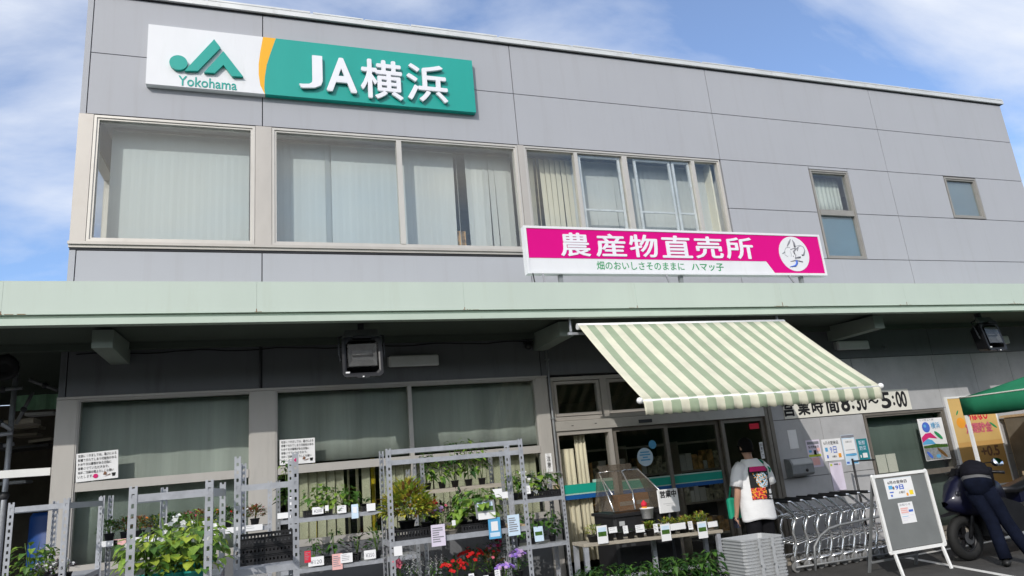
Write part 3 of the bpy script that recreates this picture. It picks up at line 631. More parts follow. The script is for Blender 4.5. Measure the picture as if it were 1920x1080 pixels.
# ================================================================== LAMPS UNDER THE CANOPY
for x, lab in ((1.52, 'pale box lamp on the dark wall between floodlight and canopy bracket'), (8.74, 'pale box lamp on the dark wall right of the striped awning'), (12.0, 'pale box lamp on the wall behind the right floodlight')):
    t = thing('wall_lamp', lab, 'lamp', (x+.32, -.03, 2.99), 'box lamps along the wall')
    m = MB(); m.box(x-.01, x+.65, -.03, -.001, 3.0, 3.12); m.build('back_plate', 'grey_plastic', t)
    m = MB(); m.cbox(x, x+.64, -.10, -.0305, 2.985, 3.125, .015); m.build('lamp_cover', 'white_plastic', t, .006)
def floodlight(x, y, rz, lab):
    t = thing('floodlight', lab, 'floodlight', (x, y, 3.0), 'black floodlights under the canopy')
    m = MB()
    hw, hh = .20, .21
    def ring(k, yy, ch=.03): a_, b_ = hw*k, hh*k; return [(x-a_+ch,yy,3.0-b_),(x+a_-ch,yy,3.0-b_),(x+a_,yy,3.0-b_+ch),(x+a_,yy,3.0+b_-ch),(x+a_-ch,yy,3.0+b_),(x-a_+ch,yy,3.0+b_),(x-a_,yy,3.0+b_-ch),(x-a_,yy,3.0-b_+ch)]
    m.rings([ring(.45, y+.20), ring(.8, y+.15), ring(.96, y+.03), ring(1.0, y), ring(1.0, y-.035), ring(.88, y-.035), ring(.80, y-.030)], 0, False); m.face([len(m.v)-56+i for i in reversed(range(8))], 0)
    m.box(x-.06, x+.06, y-.05, y-.036, 2.775, 2.80, 0); m.box(x-.17, x-.13, y-.0375, y-.0355, 2.83, 2.845, 1); m.box(x-.008, x+.008, y-.06, y-.0505, 2.778, 2.79, 1)
    m.box(x-.09, x+.09, y-.10, y-.036, 3.175, 3.20, 0)
    hd = m.build('housing', ['bike_black', 'paper'], t)
    m = MB(); m.rings([[(x-.14,y-.04,2.90),(x+.14,y-.04,2.90),(x+.14,y-.04,3.13),(x-.14,y-.04,3.13)], [(x-.10,y-.0125,2.97),(x+.10,y-.0125,2.97),(x+.10,y-.0125,3.07),(x-.10,y-.0125,3.07)]], 0, False)
    m.poly([(x-.10,y-.0125,2.97),(x+.10,y-.0125,2.97),(x+.10,y-.0125,3.07),(x-.10,y-.0125,3.07)]); m.cyl((x-.10,y-.028,3.02),(x+.10,y-.028,3.02),.012); m.build('reflector', 'lamp_reflector', hd)
    m = MB(); m.box(x-.15, x+.15, y-.046, y-.042, 2.89, 3.14); m.build('lens', 'lens_glass', hd)
    m = MB(); m.hexa([(x-.185,y-.05,3.205),(x+.185,y-.05,3.205),(x+.20,y+.0,3.212),(x-.20,y+.0,3.212),(x-.165,y+.0,3.30),(x+.165,y+.0,3.30),(x+.165,y+.02,3.30),(x-.165,y+.02,3.30)]); m.build('visor', 'steel_dull', hd)
    m = MB(); m.tube([(x-.21,y+.03,2.98),(x-.225,y+.03,3.05),(x-.225,y+.05,3.24),(x-.10,y+.06,3.27),(x+.10,y+.06,3.27),(x+.225,y+.05,3.24),(x+.225,y+.03,3.05),(x+.21,y+.03,2.98)], .012, 6); m.bar((x,y+.06,3.26),(x,y+.06,3.38),.06,.06); m.build('yoke', 'dark_grey', t)
    t.rotation_euler = (R(-8), 0, rz); t.scale = (1.12, 1.12, 1.12); t.location.z -= .03; return t
floodlight(1.08, -.92, R(-3), 'black floodlight facing the car park near the canopy middle')
floodlight(11.05, -.92, R(4), 'black floodlight turned sideways at the right end of canopy')
t = thing('speaker', 'round dark speaker under the far left of the canopy', 'speaker', (-2.72, .35, 3.2)); m = MB(); m.lathe((-2.72,.3,3.2), [(.02,.18),(.12,.12),(.15,.0),(.12,-.02),(.05,.02)], 16, 0, axis=(0,1,0)); m.build('horn', 'black_plastic', t); m = MB(); m.bar((-2.72,.38,3.2),(-2.72,.38,3.4),.03,.03); m.build('bracket', 'dark_grey', t)
# ================================================================== AWNING
aw = thing('awning', 'green and cream striped retractable awning sloping out over the shop entrance', 'awning', (5.1, -1.4, 3.15))
ax0, ax1, yb, zb_, yf, zf = 3.605, 6.68, -1.33, 3.205, -2.62, 2.165
NS = 29
def apt(x, q):
    sag = -.034*math.sin(math.pi*q)*(.7+.3*math.sin((x-ax0)*5.1))+.004*math.sin(x*17+q*5)*math.sin(math.pi*q); return (x, yb+(yf-yb)*q, zb_+(zf-zb_)*q+sag)
m = MB(); st = (ax1-ax0)/NS
def striped(f, nq):
    m = MB(); n = NS*4; m.rings([[f(ax0+i*st/4, q/nq) for i in range(n+1)] for q in range(nq+1)], 0, False, True, wrap=False)
    m.m = [((k % n)//4) % 2 for k in range(len(m.f))]; return m
fab = striped(apt, 12).build('fabric', ['awning_white', 'awning_green'], aw); so_ = fab.modifiers.new('thick', 'SOLIDIFY'); so_.thickness = .004
def vpt(x, q):
    zl = zf-.165+.008*math.sin(x*6.28/st); k = min(1, q*4); return (x, yf-.022*k+.012*math.sin(x*31)*q, zf+(zl-zf)*q)
val = striped(vpt, 3).build('valance', ['awning_white', 'awning_green'], aw); so_ = val.modifiers.new('thick', 'SOLIDIFY'); so_.thickness = .004
m = MB(); m.cyl((ax0-.02,yf+.005,zf-.028),(ax1+.02,yf+.005,zf-.028),.022,n=12); m.ball((ax0-.03,yf-.005,zf-.02),.034); m.ball((ax1+.03,yf-.005,zf-.02),.034); m.build('front_bar', 'white_paint', aw)
m = MB(); m.cyl((ax0,yb+.03,zb_-.01),(ax1,yb+.03,zb_-.01),.04,n=12); m.build('roller', 'white_paint', aw)
for xx in (ax0+.45, ax1-.45):
    m = MB(); s_ = 1 if xx < 5 else -1; m.tube([(xx,yb+.1,3.06),(xx+.55*s_,(yb+yf)/2,2.50),(xx,yf+.05,zf-.06)], .02, 6); m.build('folding_arm', 'white_paint', aw)
m = MB(); m.box(ax0-.09, ax1+.1, yb+.10, yb+.13, 3.11, 3.14); 
for xx in (ax0-.05, ax1-.02): m.bar((xx,yb+.12,3.15),(xx,yb+.12,3.38),.022,.022)
m.build('mounting_bar', 'galv', aw)

t = thing('wall_cable', 'thin black cable clipped along the dark wall above the lower windows', 'cable', (.7, -.01, 2.9))
m = MB(); random.seed(31); pts = []
for i in range(40): pts.append((-1.95+i*.141, -.012, 3.27+.012*math.sin(i*.9)+random.uniform(-.004,.004)))
m.tube(pts, .0065, 5); m.build('cable', 'black_rubber', t)
t = thing('conduit', 'slim grey conduit running down from the canopy beside the left bracket', 'conduit', (-1.2, -.02, 2.8)); m = MB(); m.tube([(-.02,-.024,3.38),(-.02,-.024,2.80)], .011, 6); m.build('tube', 'dark_grey', t)
t = thing('camera_dome', 'small dark camera dome by the middle canopy bracket', 'camera', (3.42, -.08, 3.16)); m = MB(); m.ball((3.42,-.08,3.20),.055,.055,.05,12); m.box(3.38,3.46,-.10,-.001,3.235,3.27); m.build('housing', 'black_plastic', t)
for i, (x, nm) in enumerate(((7.9,'right of the awning roller'),(9.75,'between the box lamp and the right joint'))):
    t = thing('hook', 'small steel hook on the shaded wall '+nm, 'hook', (x, -.03, 3.0), 'hooks on the shaded wall'); m = MB(); m.tube([(x,-.001,3.02),(x,-.05,3.02),(x,-.06,2.99),(x,-.05,2.96)], .006, 6); m.build('hook_body', 'steel_dull', t)

# unseen tree screen added behind the camera, darkening glass reflections and low sky
random.seed(77); m = MB(); rs = []
for k in range(6):
    q = k/5; rs.append([(-70+i*3.5, -46-3*math.sin(q*math.pi)*random.uniform(.5,1.3)*-1-q*4, q*(12.5+.8*math.sin(i*.7)+random.uniform(-.5,.5))) for i in range(42)])
m.rings(rs, 0, False, True, wrap=False); o = m.build('unseen_tree_screen', 'leaf_dark', origin=(0,-46,0)); tag(o, kind='stuff'); so_ = o.modifiers.new('thick', 'SOLIDIFY'); so_.thickness = 2.5
# ================================================================== THINGS ON THE WALL
W0 = -.002
t = thing('hours_sign', 'long white opening hours panel with black lettering half hidden by the awning', 'sign', (8.78, 0, 1.97))
m = MB(); m.box(7.50, 10.07, -.012, -.002, 1.965, 2.305); m.build('panel', 'paper_cream', t)
m = MB()
for ch, ua, ub in (('営',1468,1490),('業',1496,1519),('時',1523,1545),('間',1551,1574)):
    a_, b_ = at(ua,770,-.012).x, at(ub,770,-.012).x; m.text(ch, (a_, -.012, 2.0), w=b_-a_, h=.27, depth=.003, bold=.03)
for s_, ua, ub in (('8',1577,1594),(':',1597,1602),('30',1606,1626)): a_, b_ = at(ua,762,-.012).x, at(ub,762,-.012).x; m.text(s_, (a_, -.012, 2.005 if s_ != ':' else 2.04), w=b_-a_, h=.27 if s_ != ':' else .17, depth=.003, bold=.03)
a_, b_ = at(1628,755,-.012).x, at(1648,755,-.012).x; m.text('～', (a_, -.012, 2.10), w=b_-a_, h=.075, depth=.003, bold=.03)
for s_, ua, ub in (('5',1651,1670),(':',1673,1677),('00',1680,1700)): a_, b_ = at(ua,750,-.012).x, at(ub,750,-.012).x; m.text(s_, (a_, -.012, 2.01 if s_ != ':' else 2.05), w=b_-a_, h=.265 if s_ != ':' else .16, depth=.003, bold=.03)
m.build('lettering', 'ink', t)
def sheet(name, lab, cat, x0, x1, z0, z1, y, mt, group=None):
    t = thing(name, lab, cat, ((x0+x1)/2, y, z0), group); m = MB(); n = 4
    m.rings([[(x0+(x1-x0)*i/n, y-.003-.004*math.sin(i*1.7), z) for i in range(n+1)]+[(x0+(x1-x0)*i/n, y-.0015-.004*math.sin(i*1.7), z) for i in reversed(range(n+1))] for z in (z0, z1)], 0)
    m.build('sheet', mt, t); return t
YI = -.0085
def marks(t, name, items, mats):
    """printed matter: rectangles (x0,x1,z0,z1,material) and lettering lines"""
    m = MB()
    for it in items:
        if isinstance(it[0], str): m.text(it[0], (it[1], it[6] if len(it) > 6 else YI, it[3]), w=it[2]-it[1], h=it[4]-it[3], depth=.001, m=it[5])
        else:
            yy = it[5] if len(it) > 5 else YI; m.box(it[0], it[1], yy-.0008, yy+.004, it[2], it[3], it[4])
    return m.build(name, mats, t)
G = 'paper notices taped to the grey wall'
t = sheet('wall_notice', 'portrait notice with a lime green bar and dark figure beside the mailbox', 'notice', 7.80, 8.06, 1.22, 1.625, W0, 'paper_lilac', G)
marks(t, 'print', [(7.82,8.04,1.56,1.60,0), ('販売所案内',7.83,8.03,1.50,1.54,1), (7.815,8.045,1.375,1.41,2), (7.92,7.965,1.40,1.47,1), (7.985,8.04,1.45,1.50,3), (7.82,8.0,1.25,1.36,3,YI+.0006), (7.83,7.88,1.44,1.475,4)], ['ink_grey','ink','ink_lime','paper_pink','ink_sky'])
t = sheet('wall_notice', 'landscape holiday notice with blue date and orange mark in the middle of the wall', 'notice', 8.10, 8.47, 1.29, 1.615, W0, 'paper', G)
marks(t, 'print', [('6月の定休日',8.13,8.41,1.53,1.585,0), ('9日',8.23,8.36,1.40,1.50,1), (8.14,8.19,1.43,1.49,2), (8.15,8.18,1.33,1.38,1), (8.38,8.43,1.33,1.39,3), ('火曜日',8.25,8.33,1.335,1.365,0)], ['ink','ink_blue','ink_sky','ink_orange'])
t = sheet('wall_notice', 'portrait notice with dark header and blue band left of the teal leaflet', 'notice', 8.495, 8.745, 1.20, 1.655, W0, 'paper_blue', G)
marks(t, 'print', [(8.497,8.743,1.61,1.65,0), (8.51,8.73,1.37,1.59,1), ('お知らせ',8.56,8.68,1.53,1.565,2,YI-.0009), (8.53,8.71,1.42,1.428,3,YI-.0009), (8.52,8.73,1.335,1.365,4), (8.65,8.73,1.22,1.26,4), (8.51,8.56,1.22,1.25,5)], ['ink_grey','paper','ink','ink_grey','ink_sky','ink_blue'])
t = sheet('wall_notice', 'small dark teal leaflet with pale lettering beside the shop window', 'notice', 8.775, 8.985, 1.255, 1.575, W0, 'ink_teal', G)
marks(t, 'print', [('新鮮',8.81,8.94,1.48,1.55,0), ('野菜',8.81,8.94,1.40,1.465,0), (8.85,8.94,1.285,1.355,1), (8.80,8.82,1.29,1.33,1)], ['paper_blue','paper'])
t = sheet('wall_notice', 'plain white curling sheet with small floral head hanging under the holiday notice', 'notice', 8.16, 8.40, .85, 1.26, W0, 'paper_lilac', G)
marks(t, 'print', [(8.18,8.215,1.21,1.245,0), (8.25,8.33,1.225,1.245,1), (8.35,8.37,1.22,1.24,2)], ['ink_lime','ink_grey','paper_pink'])
t = sheet('tape_mark', 'pale torn paper patch on the shaded wall above the mailbox', 'paper patch', 7.50, 7.66, 1.52, 1.80, W0, 'paper')
t = thing('mailbox', 'grey steel mailbox with a rounded flap on the wall beside the door', 'mailbox', (7.5, -.1, 1.12))
m = MB(); x0, x1 = 7.34, 7.74
pr = [(-.0005,1.13),(-.13,1.13),(-.155,1.16),(-.155,1.30),(-.12,1.37),(-.0005,1.385)]
m.rings([[(x, y, z) for y, z in pr] for x in (x0, x1)], 0); m.build('body', 'steel_dull', t, .006)
m = MB(); pr = [(-.125,1.372),(-.165,1.305),(-.165,1.285),(-.158,1.285),(-.158,1.30),(-.118,1.367)]; m.rings([[(x, y, z) for y, z in pr] for x in (x0+.02, x1-.02)], 0); m.build('flap', 'grey_plastic', t)
m = MB(); m.lathe((7.60,-.155,1.20), [(0,0),(.022,0),(.022,.012),(0,.012)], 12, 0, axis=(0,-1,0)); m.build('lock', 'black_plastic', t)
t = sheet('bird_poster', 'tall bright poster with blue fruit pink swoosh and green leaves on the window', 'poster', 10.12, 10.66, 1.13, 1.80, -.008, 'paper')
def blob(m, cx, cz, rx, rz, k, y, a=0, n=14): m.prism([(cx+rx*math.cos(6.283*i/n)*math.cos(a)-rz*math.sin(6.283*i/n)*math.sin(a), cz+rx*math.cos(6.283*i/n)*math.sin(a)+rz*math.sin(6.283*i/n)*math.cos(a)) for i in range(n)], y, y+.001, k)
m = MB(); y_ = -.016
m.box(10.125, 10.655, y_+.0008, y_+.002, 1.14, 1.375, 8); blob(m, 10.27, 1.66, .085, .085, 0, y_); blob(m, 10.25, 1.68, .03, .025, 7, y_-.001); m.text('横浜', (10.38, y_, 1.63), w=.20, h=.10, depth=.001, m=7); m.text('いきいき', (10.17,y_,1.765), w=.3, h=.025, depth=.001, m=6)
blob(m, 10.50, 1.52, .10, .03, 1, y_-.002, -.7); m.prism([(10.125,1.42),(10.28,1.49),(10.46,1.47),(10.34,1.57),(10.22,1.56),(10.125,1.50)], y_, y_+.001, 2); m.prism([(10.125,1.385),(10.40,1.385),(10.34,1.45),(10.25,1.475),(10.125,1.435)], y_+.0001, y_+.001, 7)
m.prism([(10.125,1.33),(10.655,1.32),(10.655,1.36),(10.4,1.385),(10.125,1.36)], y_, y_+.001, 3); blob(m, 10.22, 1.22, .075, .028, 0, y_-.001, -.8); blob(m, 10.50, 1.24, .12, .03, 5, y_-.001, -.7); blob(m, 10.40, 1.19, .05, .03, 7, y_)
m.build('print', ['ink_blue','ink_green','ink_magenta','leaf_mid','ink_yellow','leaf_bronze','ink_grey','ink_sky','leaf_silver'], t)
t = thing('orange_poster', 'large orange savings poster with pink lettering behind the green tent', 'poster', (11.38, -.03, .65))
m = MB(); frame_ring(m, 10.83, 11.93, .62, 2.12, .03, -.035, -.002); m.build('frame', 'white_paint', t)
m = MB(); m.box(10.86, 11.90, -.028, -.004, .65, 1.36, 1); m.box(10.86, 11.90, -.028, -.004, 1.3605, 2.09, 0); m.build('sheet', ['poster_lit', 'poster_shaded'], t)  # lower half coloured darker for the tent shadow
m = MB(); m.text('おはな○', (11.2, -.028, 1.70), w=.5, h=.18, depth=.002, m=0, bold=.04); m.text('定期貯金', (11.12, -.028, 1.49), w=.62, h=.18, depth=.002, m=1, bold=.05); m.text('+0.5', (11.35, -.028, 1.10), w=.42, h=.17, depth=.002, m=2, bold=.03)
blob(m, 11.78, 1.60, .09, .02, 3, -.030, -.6); blob(m, 11.02, 1.85, .05, .015, 3, -.030, .9); blob(m, 11.5, 1.92, .12, .09, 4, -.0295); blob(m, 11.05, 1.68, .10, .09, 4, -.0295)
m.build('lettering', ['ink_red', 'petal_pink', 'ink_brown', 'ink_green', 'ink_orange'], t)
NOTE = ['花苗につきましては、暑さによる','影響で枯れてしまう可能性がある','ため午後は屋根がある日陰に','移動させていただきます。','何卒ご理解の程よろしくお願い','いたします。']
for x0, x1, z0, z1, lab, rot in ((-1.87, -1.47, 1.885, 2.185, 'white plant care notice on the leftmost lower window beside the end pier', R(-2.5)), (.20, .60, 1.885, 2.175, 'white plant care notice on the lower window right of the pier above the racks', 0)):
    t = sheet('window_notice', lab, 'notice', x0, x1, z0, z1, -.012, 'paper', 'plant care notices on the windows')
    m = MB(); y_ = -.0185; hh = (z1-z0)
    for k, s_ in enumerate(NOTE):
        n = len(s_); m.text(s_, (x0+.018, y_, z1-.045*hh/.3-k*.044*hh/.3), w=(x1-x0-.036)*n/15, h=.03*hh/.3, depth=.001, m=0)
    blob(m, x0+.185, z0+.045, .024, .024, 1, y_); m.prism([(x0+.255,z0+.05),(x0+.285,z0+.045),(x0+.29,z0+.07),(x0+.27,z0+.085)], y_, y_+.001, 2); m.prism([(x0+.265,z0+.03),(x0+.325,z0+.045),(x0+.325,z0+.055)], y_, y_+.001, 2); m.prism([(x0+.345,z0+.025),(x0+.37,z0+.025),(x0+.378,z0+.06),(x0+.337,z0+.06)], y_, y_+.001, 3)
    m.build('print', ['ink', 'ink_magenta', 'ink_brown', 'ink'], t); t.rotation_euler.y = rot
t = thing('drain_pipe', 'thin grey pipe running down the wall left of the shop entrance', 'pipe', (3.685, -.05, .05))
m = MB(); m.tube([(3.685,-.045,3.37),(3.685,-.045,2.2),(3.69,-.045,.05)], .017, 8); m.build('pipe', 'steel_dull', t)
m = MB()
for z in (3.0, 2.2, 1.5, .8): m.box(3.655, 3.715, -.067, -.003, z, z+.018)
m.build('clip', 'steel_dull', t)
t = thing('junction_box', 'small tan junction box with a black cable on the pier by the entrance', 'junction box', (3.66, -.05, 1.2))
m = MB(); m.cbox(3.60, 3.67, -.08, -.0125, 1.22, 1.35, .008); m.build('box', 'wood', t); m = MB(); m.tube([(3.65,-.05,1.22),(3.66,-.055,.9),(3.655,-.05,.4),(3.68,-.06,.06)], .008, 6); m.build('cable', 'black_rubber', t)
t = sheet('pier_sticker', 'small white sticker with black lettering on the pier by the rack', 'sticker', 3.53, 3.62, 1.52, 1.76, -.0145, 'paper'); m = MB()
for k, ch in enumerate('注意'): m.text(ch, (3.545,-.0205,1.66-k*.08), w=.055, h=.065, depth=.001)
m.build('print', 'ink', t)
# ================================================================== STEEL RACKS
_POST = {}
def post_mesh(h):
    if h in _POST: return _POST[h]
    m = MB(); p = .05; a = .04; th = .003; z = 0.
    while z < h-.001:
        z1 = min(z+p, h); zc = min(z+.028, z1)
        m.box(0, a, 0, th, z, zc, 0); m.box(0, th, th, a, z, zc, 0)
        if zc < z1: m.box(0, .013, 0, th, zc, z1, 0); m.box(.027, a, 0, th, zc, z1, 0); m.box(0, th, th, .013, zc, z1, 0); m.box(0, th, .027, a, zc, z1, 0)
        z += p
    _POST[h] = m; return m
def rack(lab, x0, x1, y0, y1, h, shelves, rails=(), mt='galv', board='galv', lip=.04, sides=True):
    t = thing('steel_rack', lab, 'rack', ((x0+x1)/2, (y0+y1)/2, 0), 'slotted steel racks of plants')
    src = post_mesh(h); first = None
    for (x, y, rz) in ((x0,y0,0), (x1,y0,90), (x1,y1,180), (x0,y1,270)):
        if first is None:
            me = bpy.data.meshes.new('post'); me.from_pydata(src.v, [], src.f); me.materials.append(MATS[mt]); first = me
        o = bpy.data.objects.new('post', first); col.objects.link(o); o.parent = t
        o.location = Vector((x, y, 0))-t.location; o.rotation_euler.z = R(rz)
    for z in shelves:
        m = MB(); m.box(x0+.004, x1-.004, y0+.004, y1-.004, z-.006, z)
        for ya, yb_ in ((y0+.0035, y0+.006), (y1-.006, y1-.0035)): m.box(x0+.004, x1-.004, ya, yb_, z-lip, z-.0062)
        m.box(x0+.004, x1-.004, y0+.0062, y0+.02, z-lip, z-lip+.003)
        for xa, xb in ((x0+.0035, x0+.006), (x1-.006, x1-.0035)): m.box(xa, xb, y0+.0065, y1-.0065, z-lip, z-.0062)
        m.build('shelf', board, t)
    for z in rails:
        for ya in ((y0+.0035, y1-.0055) if sides else (y0+.0035,)):
            m = MB(); m.box(x0+.004, x1-.004, ya, ya+.002, z-.038, z); m.box(x0+.004, x1-.004, ya+.0022, ya+.02, z-.003, z); m.build('rail', mt, t)
        for xa in ((x0+.0035, x1-.0055) if sides else ()):
            m = MB(); m.box(xa, xa+.002, y0+.03, y1-.03, z-.045, z); m.build('rail', mt, t)
    return t
rack('short steel rack cut off at the far left with leafy trays', -1.745, -1.35, -2.5, -1.3, 1.69, (1.07, .45), (1.655,))
rack('nearest steel rack holding climbing bean plants in teal pots', -.605, -.20, -4.6, -3.4, 1.69, (1.13, .45), (1.645,))
rack('narrow tall steel rack with black trays standing in front of the pier', -.13, .27, -3.8, -2.6, 1.84, (1.14, .50), (1.655,), sides=False)
rack('wide tall steel rack of flowers with double top rail beside the entrance', .98, 2.16, -3.0, -2.6, 1.85, (1.13, .62, .15), (1.84, 1.755), sides=False)
rack('low steel rack of small bedding pots along the left window', -1.40, .11, -1.2, -.8, 1.70, (1.28, .80, .3), ())
rack('steel rack of vegetable seedlings under the slatted blind window', .15, 1.58, -1.15, -.75, 1.70, (1.31, .83, .3), (), 'steel_dull')
rack('dark post rack of tall pepper plants behind the wide flower rack', 1.66, 2.62, -1.0, -.55, 1.82, (1.46, .98, .4), (), 'steel_dull', 'wood_grey')
rack('low rack of potted seedlings against the pier left of the pipe', 2.66, 3.34, -1.0, -.6, 1.45, (1.25, .75, .3), (), 'galv')
# ================================================================== PLANTS
def leaf(m, c, d, up, L, Wd, k, fold=.25, droop=.2):
    c = Vector(c); d = d.normalized(); s_ = d.cross(up)
    if s_.length < .01: s_ = Vector((1,0,0))
    s_.normalize(); u_ = s_.cross(d)
    b = len(m.v); tip = c+d*L-u_*L*droop; md = c+d*L*.45-u_*L*.03
    m.v += [c, md+s_*Wd/2+u_*Wd*fold, tip, md-s_*Wd/2+u_*Wd*fold, c+d*L*.75-u_*L*droop*.5+s_*Wd*.33+u_*Wd*fold*.6, c+d*L*.75-u_*L*droop*.5-s_*Wd*.33+u_*Wd*fold*.6, md]
    m.face((b, b+1, b+6), k); m.face((b+1, b+4, b+2, b+6), k); m.face((b, b+6, b+3), k); m.face((b+6, b+2, b+5, b+3), k)
def rdir(r, zmin=-.2, zmax=1): 
    z = r.uniform(zmin, zmax); a = r.uniform(0, 6.283); q = math.sqrt(max(0, 1-min(1, z*z))); return Vector((q*math.cos(a), q*math.sin(a), z))
def foliage(m, r, kind, x, y, z, w, h, n, L, K):
    for i in range(n):
        if kind == 'bush':
            d = rdir(r, -.1, 1); q = r.uniform(.35, 1)**.6; c = Vector((x+d.x*w/2*q, y+d.y*w/2*q, z+h*.12+abs(d.z)*h*.8*q+r.uniform(0, .1)*h))
            dd = (d+Vector((0,0,r.uniform(-.2,.5)))); leaf(m, c, dd, Vector((0,0,1)), L*r.uniform(.7,1.25), L*r.uniform(.4,.6), r.choice(K), droop=r.uniform(.1,.45))
        elif kind == 'vine':
            a = r.uniform(0, 6.283); q = math.sqrt(r.random()); c = Vector((x+math.cos(a)*w/2*q, y+math.sin(a)*w/2*q, z+h*r.uniform(.05, 1)*(1-.3*q)))
            dd = Vector((math.cos(a), math.sin(a), r.uniform(-.5,.25))); l = L*r.uniform(.55,1.25); leaf(m, c, dd, Vector((0,0,1)), l, l*r.uniform(.7,.95), r.choice(K), .12, r.uniform(.2,.6))
        elif kind == 'upright':
            q = r.random(); a = r.uniform(0, 6.283); c = Vector((x+r.uniform(-.08,.08)*w, y+r.uniform(-.08,.08)*w, z+h*(.15+.85*q)))
            dd = Vector((math.cos(a), math.sin(a), r.uniform(-.2,.5))); l = min(w*.55, L*r.uniform(.7,1.3)*(1.15-.5*q)); leaf(m, c+dd*.1*w, dd, Vector((0,0,1)), l, l*r.uniform(.38,.5), r.choice(K), .15, r.uniform(.25,.7))
        elif kind == 'rosette':
            d = rdir(r, .1, .9); c = Vector((x+d.x*w*.3*r.random(), y+d.y*w*.3*r.random(), z+r.uniform(0,.5)*h)); leaf(m, c, d, Vector((0,0,1)), L*r.uniform(.7,1.2), L*.35, r.choice(K), droop=r.uniform(0,.3))
    if kind in ('upright', 'vine', 'bush'):
        ns = {'upright': 2, 'vine': 5, 'bush': 4}[kind]
        for i in range(ns): a = r.uniform(0,6.283); m.tube([(x,y,z-.02),(x+math.cos(a)*w*.12,y+math.sin(a)*w*.12,z+h*.5),(x+math.cos(a)*w*.2,y+math.sin(a)*w*.2,z+h*.93)], [.005,.004,.002], 5, len(K_ALL)-1)
K_ALL = ['leaf_mid','leaf_dark','leaf_light','leaf_lime','leaf_yellow','leaf_red','leaf_purple','leaf_silver','leaf_bronze','stem']
KI = {n: i for i, n in enumerate(K_ALL)}
def plant(lab, cat, x, y, z, w, h, kind='bush', K=('leaf_mid','leaf_dark'), n=60, L=.05, pot=(.055,.09,'black_plastic'), flower=None, seed=1, group=None, name='potted_plant', fn=12, fr=.014, fz=(.7,1.05), spike=False):
    r = random.Random(seed*77+3); t = thing(name, lab, cat, (x, y, z), group)
    pr, ph, pm = pot
    m = MB(); m.lathe((x,y,z), [(pr*.72,0),(pr*.97,ph*.9),(pr*1.06,ph*.9),(pr*1.06,ph),(pr*.95,ph),(pr*.9,ph-.012)], 14); m.build('pot', pm, t)
    m = MB(); m.lathe((x,y,z), [(pr*.915,ph-.013),(pr*.5,ph-.006),(.001,ph-.004)], 12, 0, close=False); m.build('soil', 'soil', t)
    m = MB(); foliage(m, r, kind, x, y, z+ph, w, h, int(n*1.35), L*.86, [KI[k] for k in K]); m.build('foliage', K_ALL, t)
    if flower:
        m = MB()
        for i in range(fn):
            a = r.uniform(0,6.283); q = math.sqrt(r.random())*.9; c = Vector((x+math.cos(a)*w/2*q, y+math.sin(a)*w/2*q, z+ph+h*r.uniform(*fz)*(1-.25*q)))
            k = r.randrange(len(flower))
            if spike:
                for j in range(12): dd = rdir(r, -.2, .6); leaf(m, c+Vector((0,0,j*.007)), dd, Vector((0,0,1)), fr*r.uniform(.7,1.1)*(1-j*.05), fr*.6, k)
                continue
            ax = Vector((math.cos(a)*.5, math.sin(a)*.5-.4, .8)).normalized(); s_ = ax.cross(Vector((0,0,1)))
            if s_.length < .1: s_ = Vector((1,0,0))
            s_.normalize(); u_ = ax.cross(s_)
            for j in range(5):
                b = 6.283*j/5+a; leaf(m, c, s_*math.cos(b)+u_*math.sin(b)+ax*r.uniform(.1,.5), ax, fr*r.uniform(.85,1.15), fr*.95, k, .1, .2)
        m.build('blossom', flower, t)
    return t
def tray(lab, x0, x1, y0, y1, z, h, mt='black_plastic', group='plastic plant trays on the racks'):
    t = thing('plant_tray', lab, 'tray', ((x0+x1)/2, (y0+y1)/2, z), group); m = MB(); th = .005
    m.box(x0, x1, y0, y1, z, z+th)
    for a_, b_, c_, d_ in ((x0,x1,y0,y0+th),(x0,x1,y1-th,y1),(x0,x0+th,y0+th,y1-th),(x1-th,x1,y0+th,y1-th)):
        m.box(a_, b_, c_, d_, z+th, z+.02); m.box(a_, b_, c_, d_, z+h-.014, z+h)
        if b_-a_ > d_-c_:
            x = a_
            while x < b_-.008: m.box(x, x+.014, c_, d_, z+.02, z+h-.014); x += .024
        else:
            x = c_
            while x < d_-.008: m.box(a_, b_, x, x+.014, z+.02, z+h-.014); x += .024
    m.build('body', mt, t); m = MB(); m.box(x0-.006, x1+.006, y0-.006, y1+.006, z+h, z+h+.004) if False else frame_flat(m, x0-.007, x1+.007, y0-.007, y1+.007, z+h, .013); m.build('rim', mt, t)
    return t
def frame_flat(m, x0, x1, y0, y1, z, t_): 
    m.box(x0,x1,y0,y0+t_,z,z+.005); m.box(x0,x1,y1-t_,y1,z,z+.005); m.box(x0,x0+t_,y0+t_,y1-t_,z,z+.005); m.box(x1-t_,x1,y0+t_,y1-t_,z,z+.005)
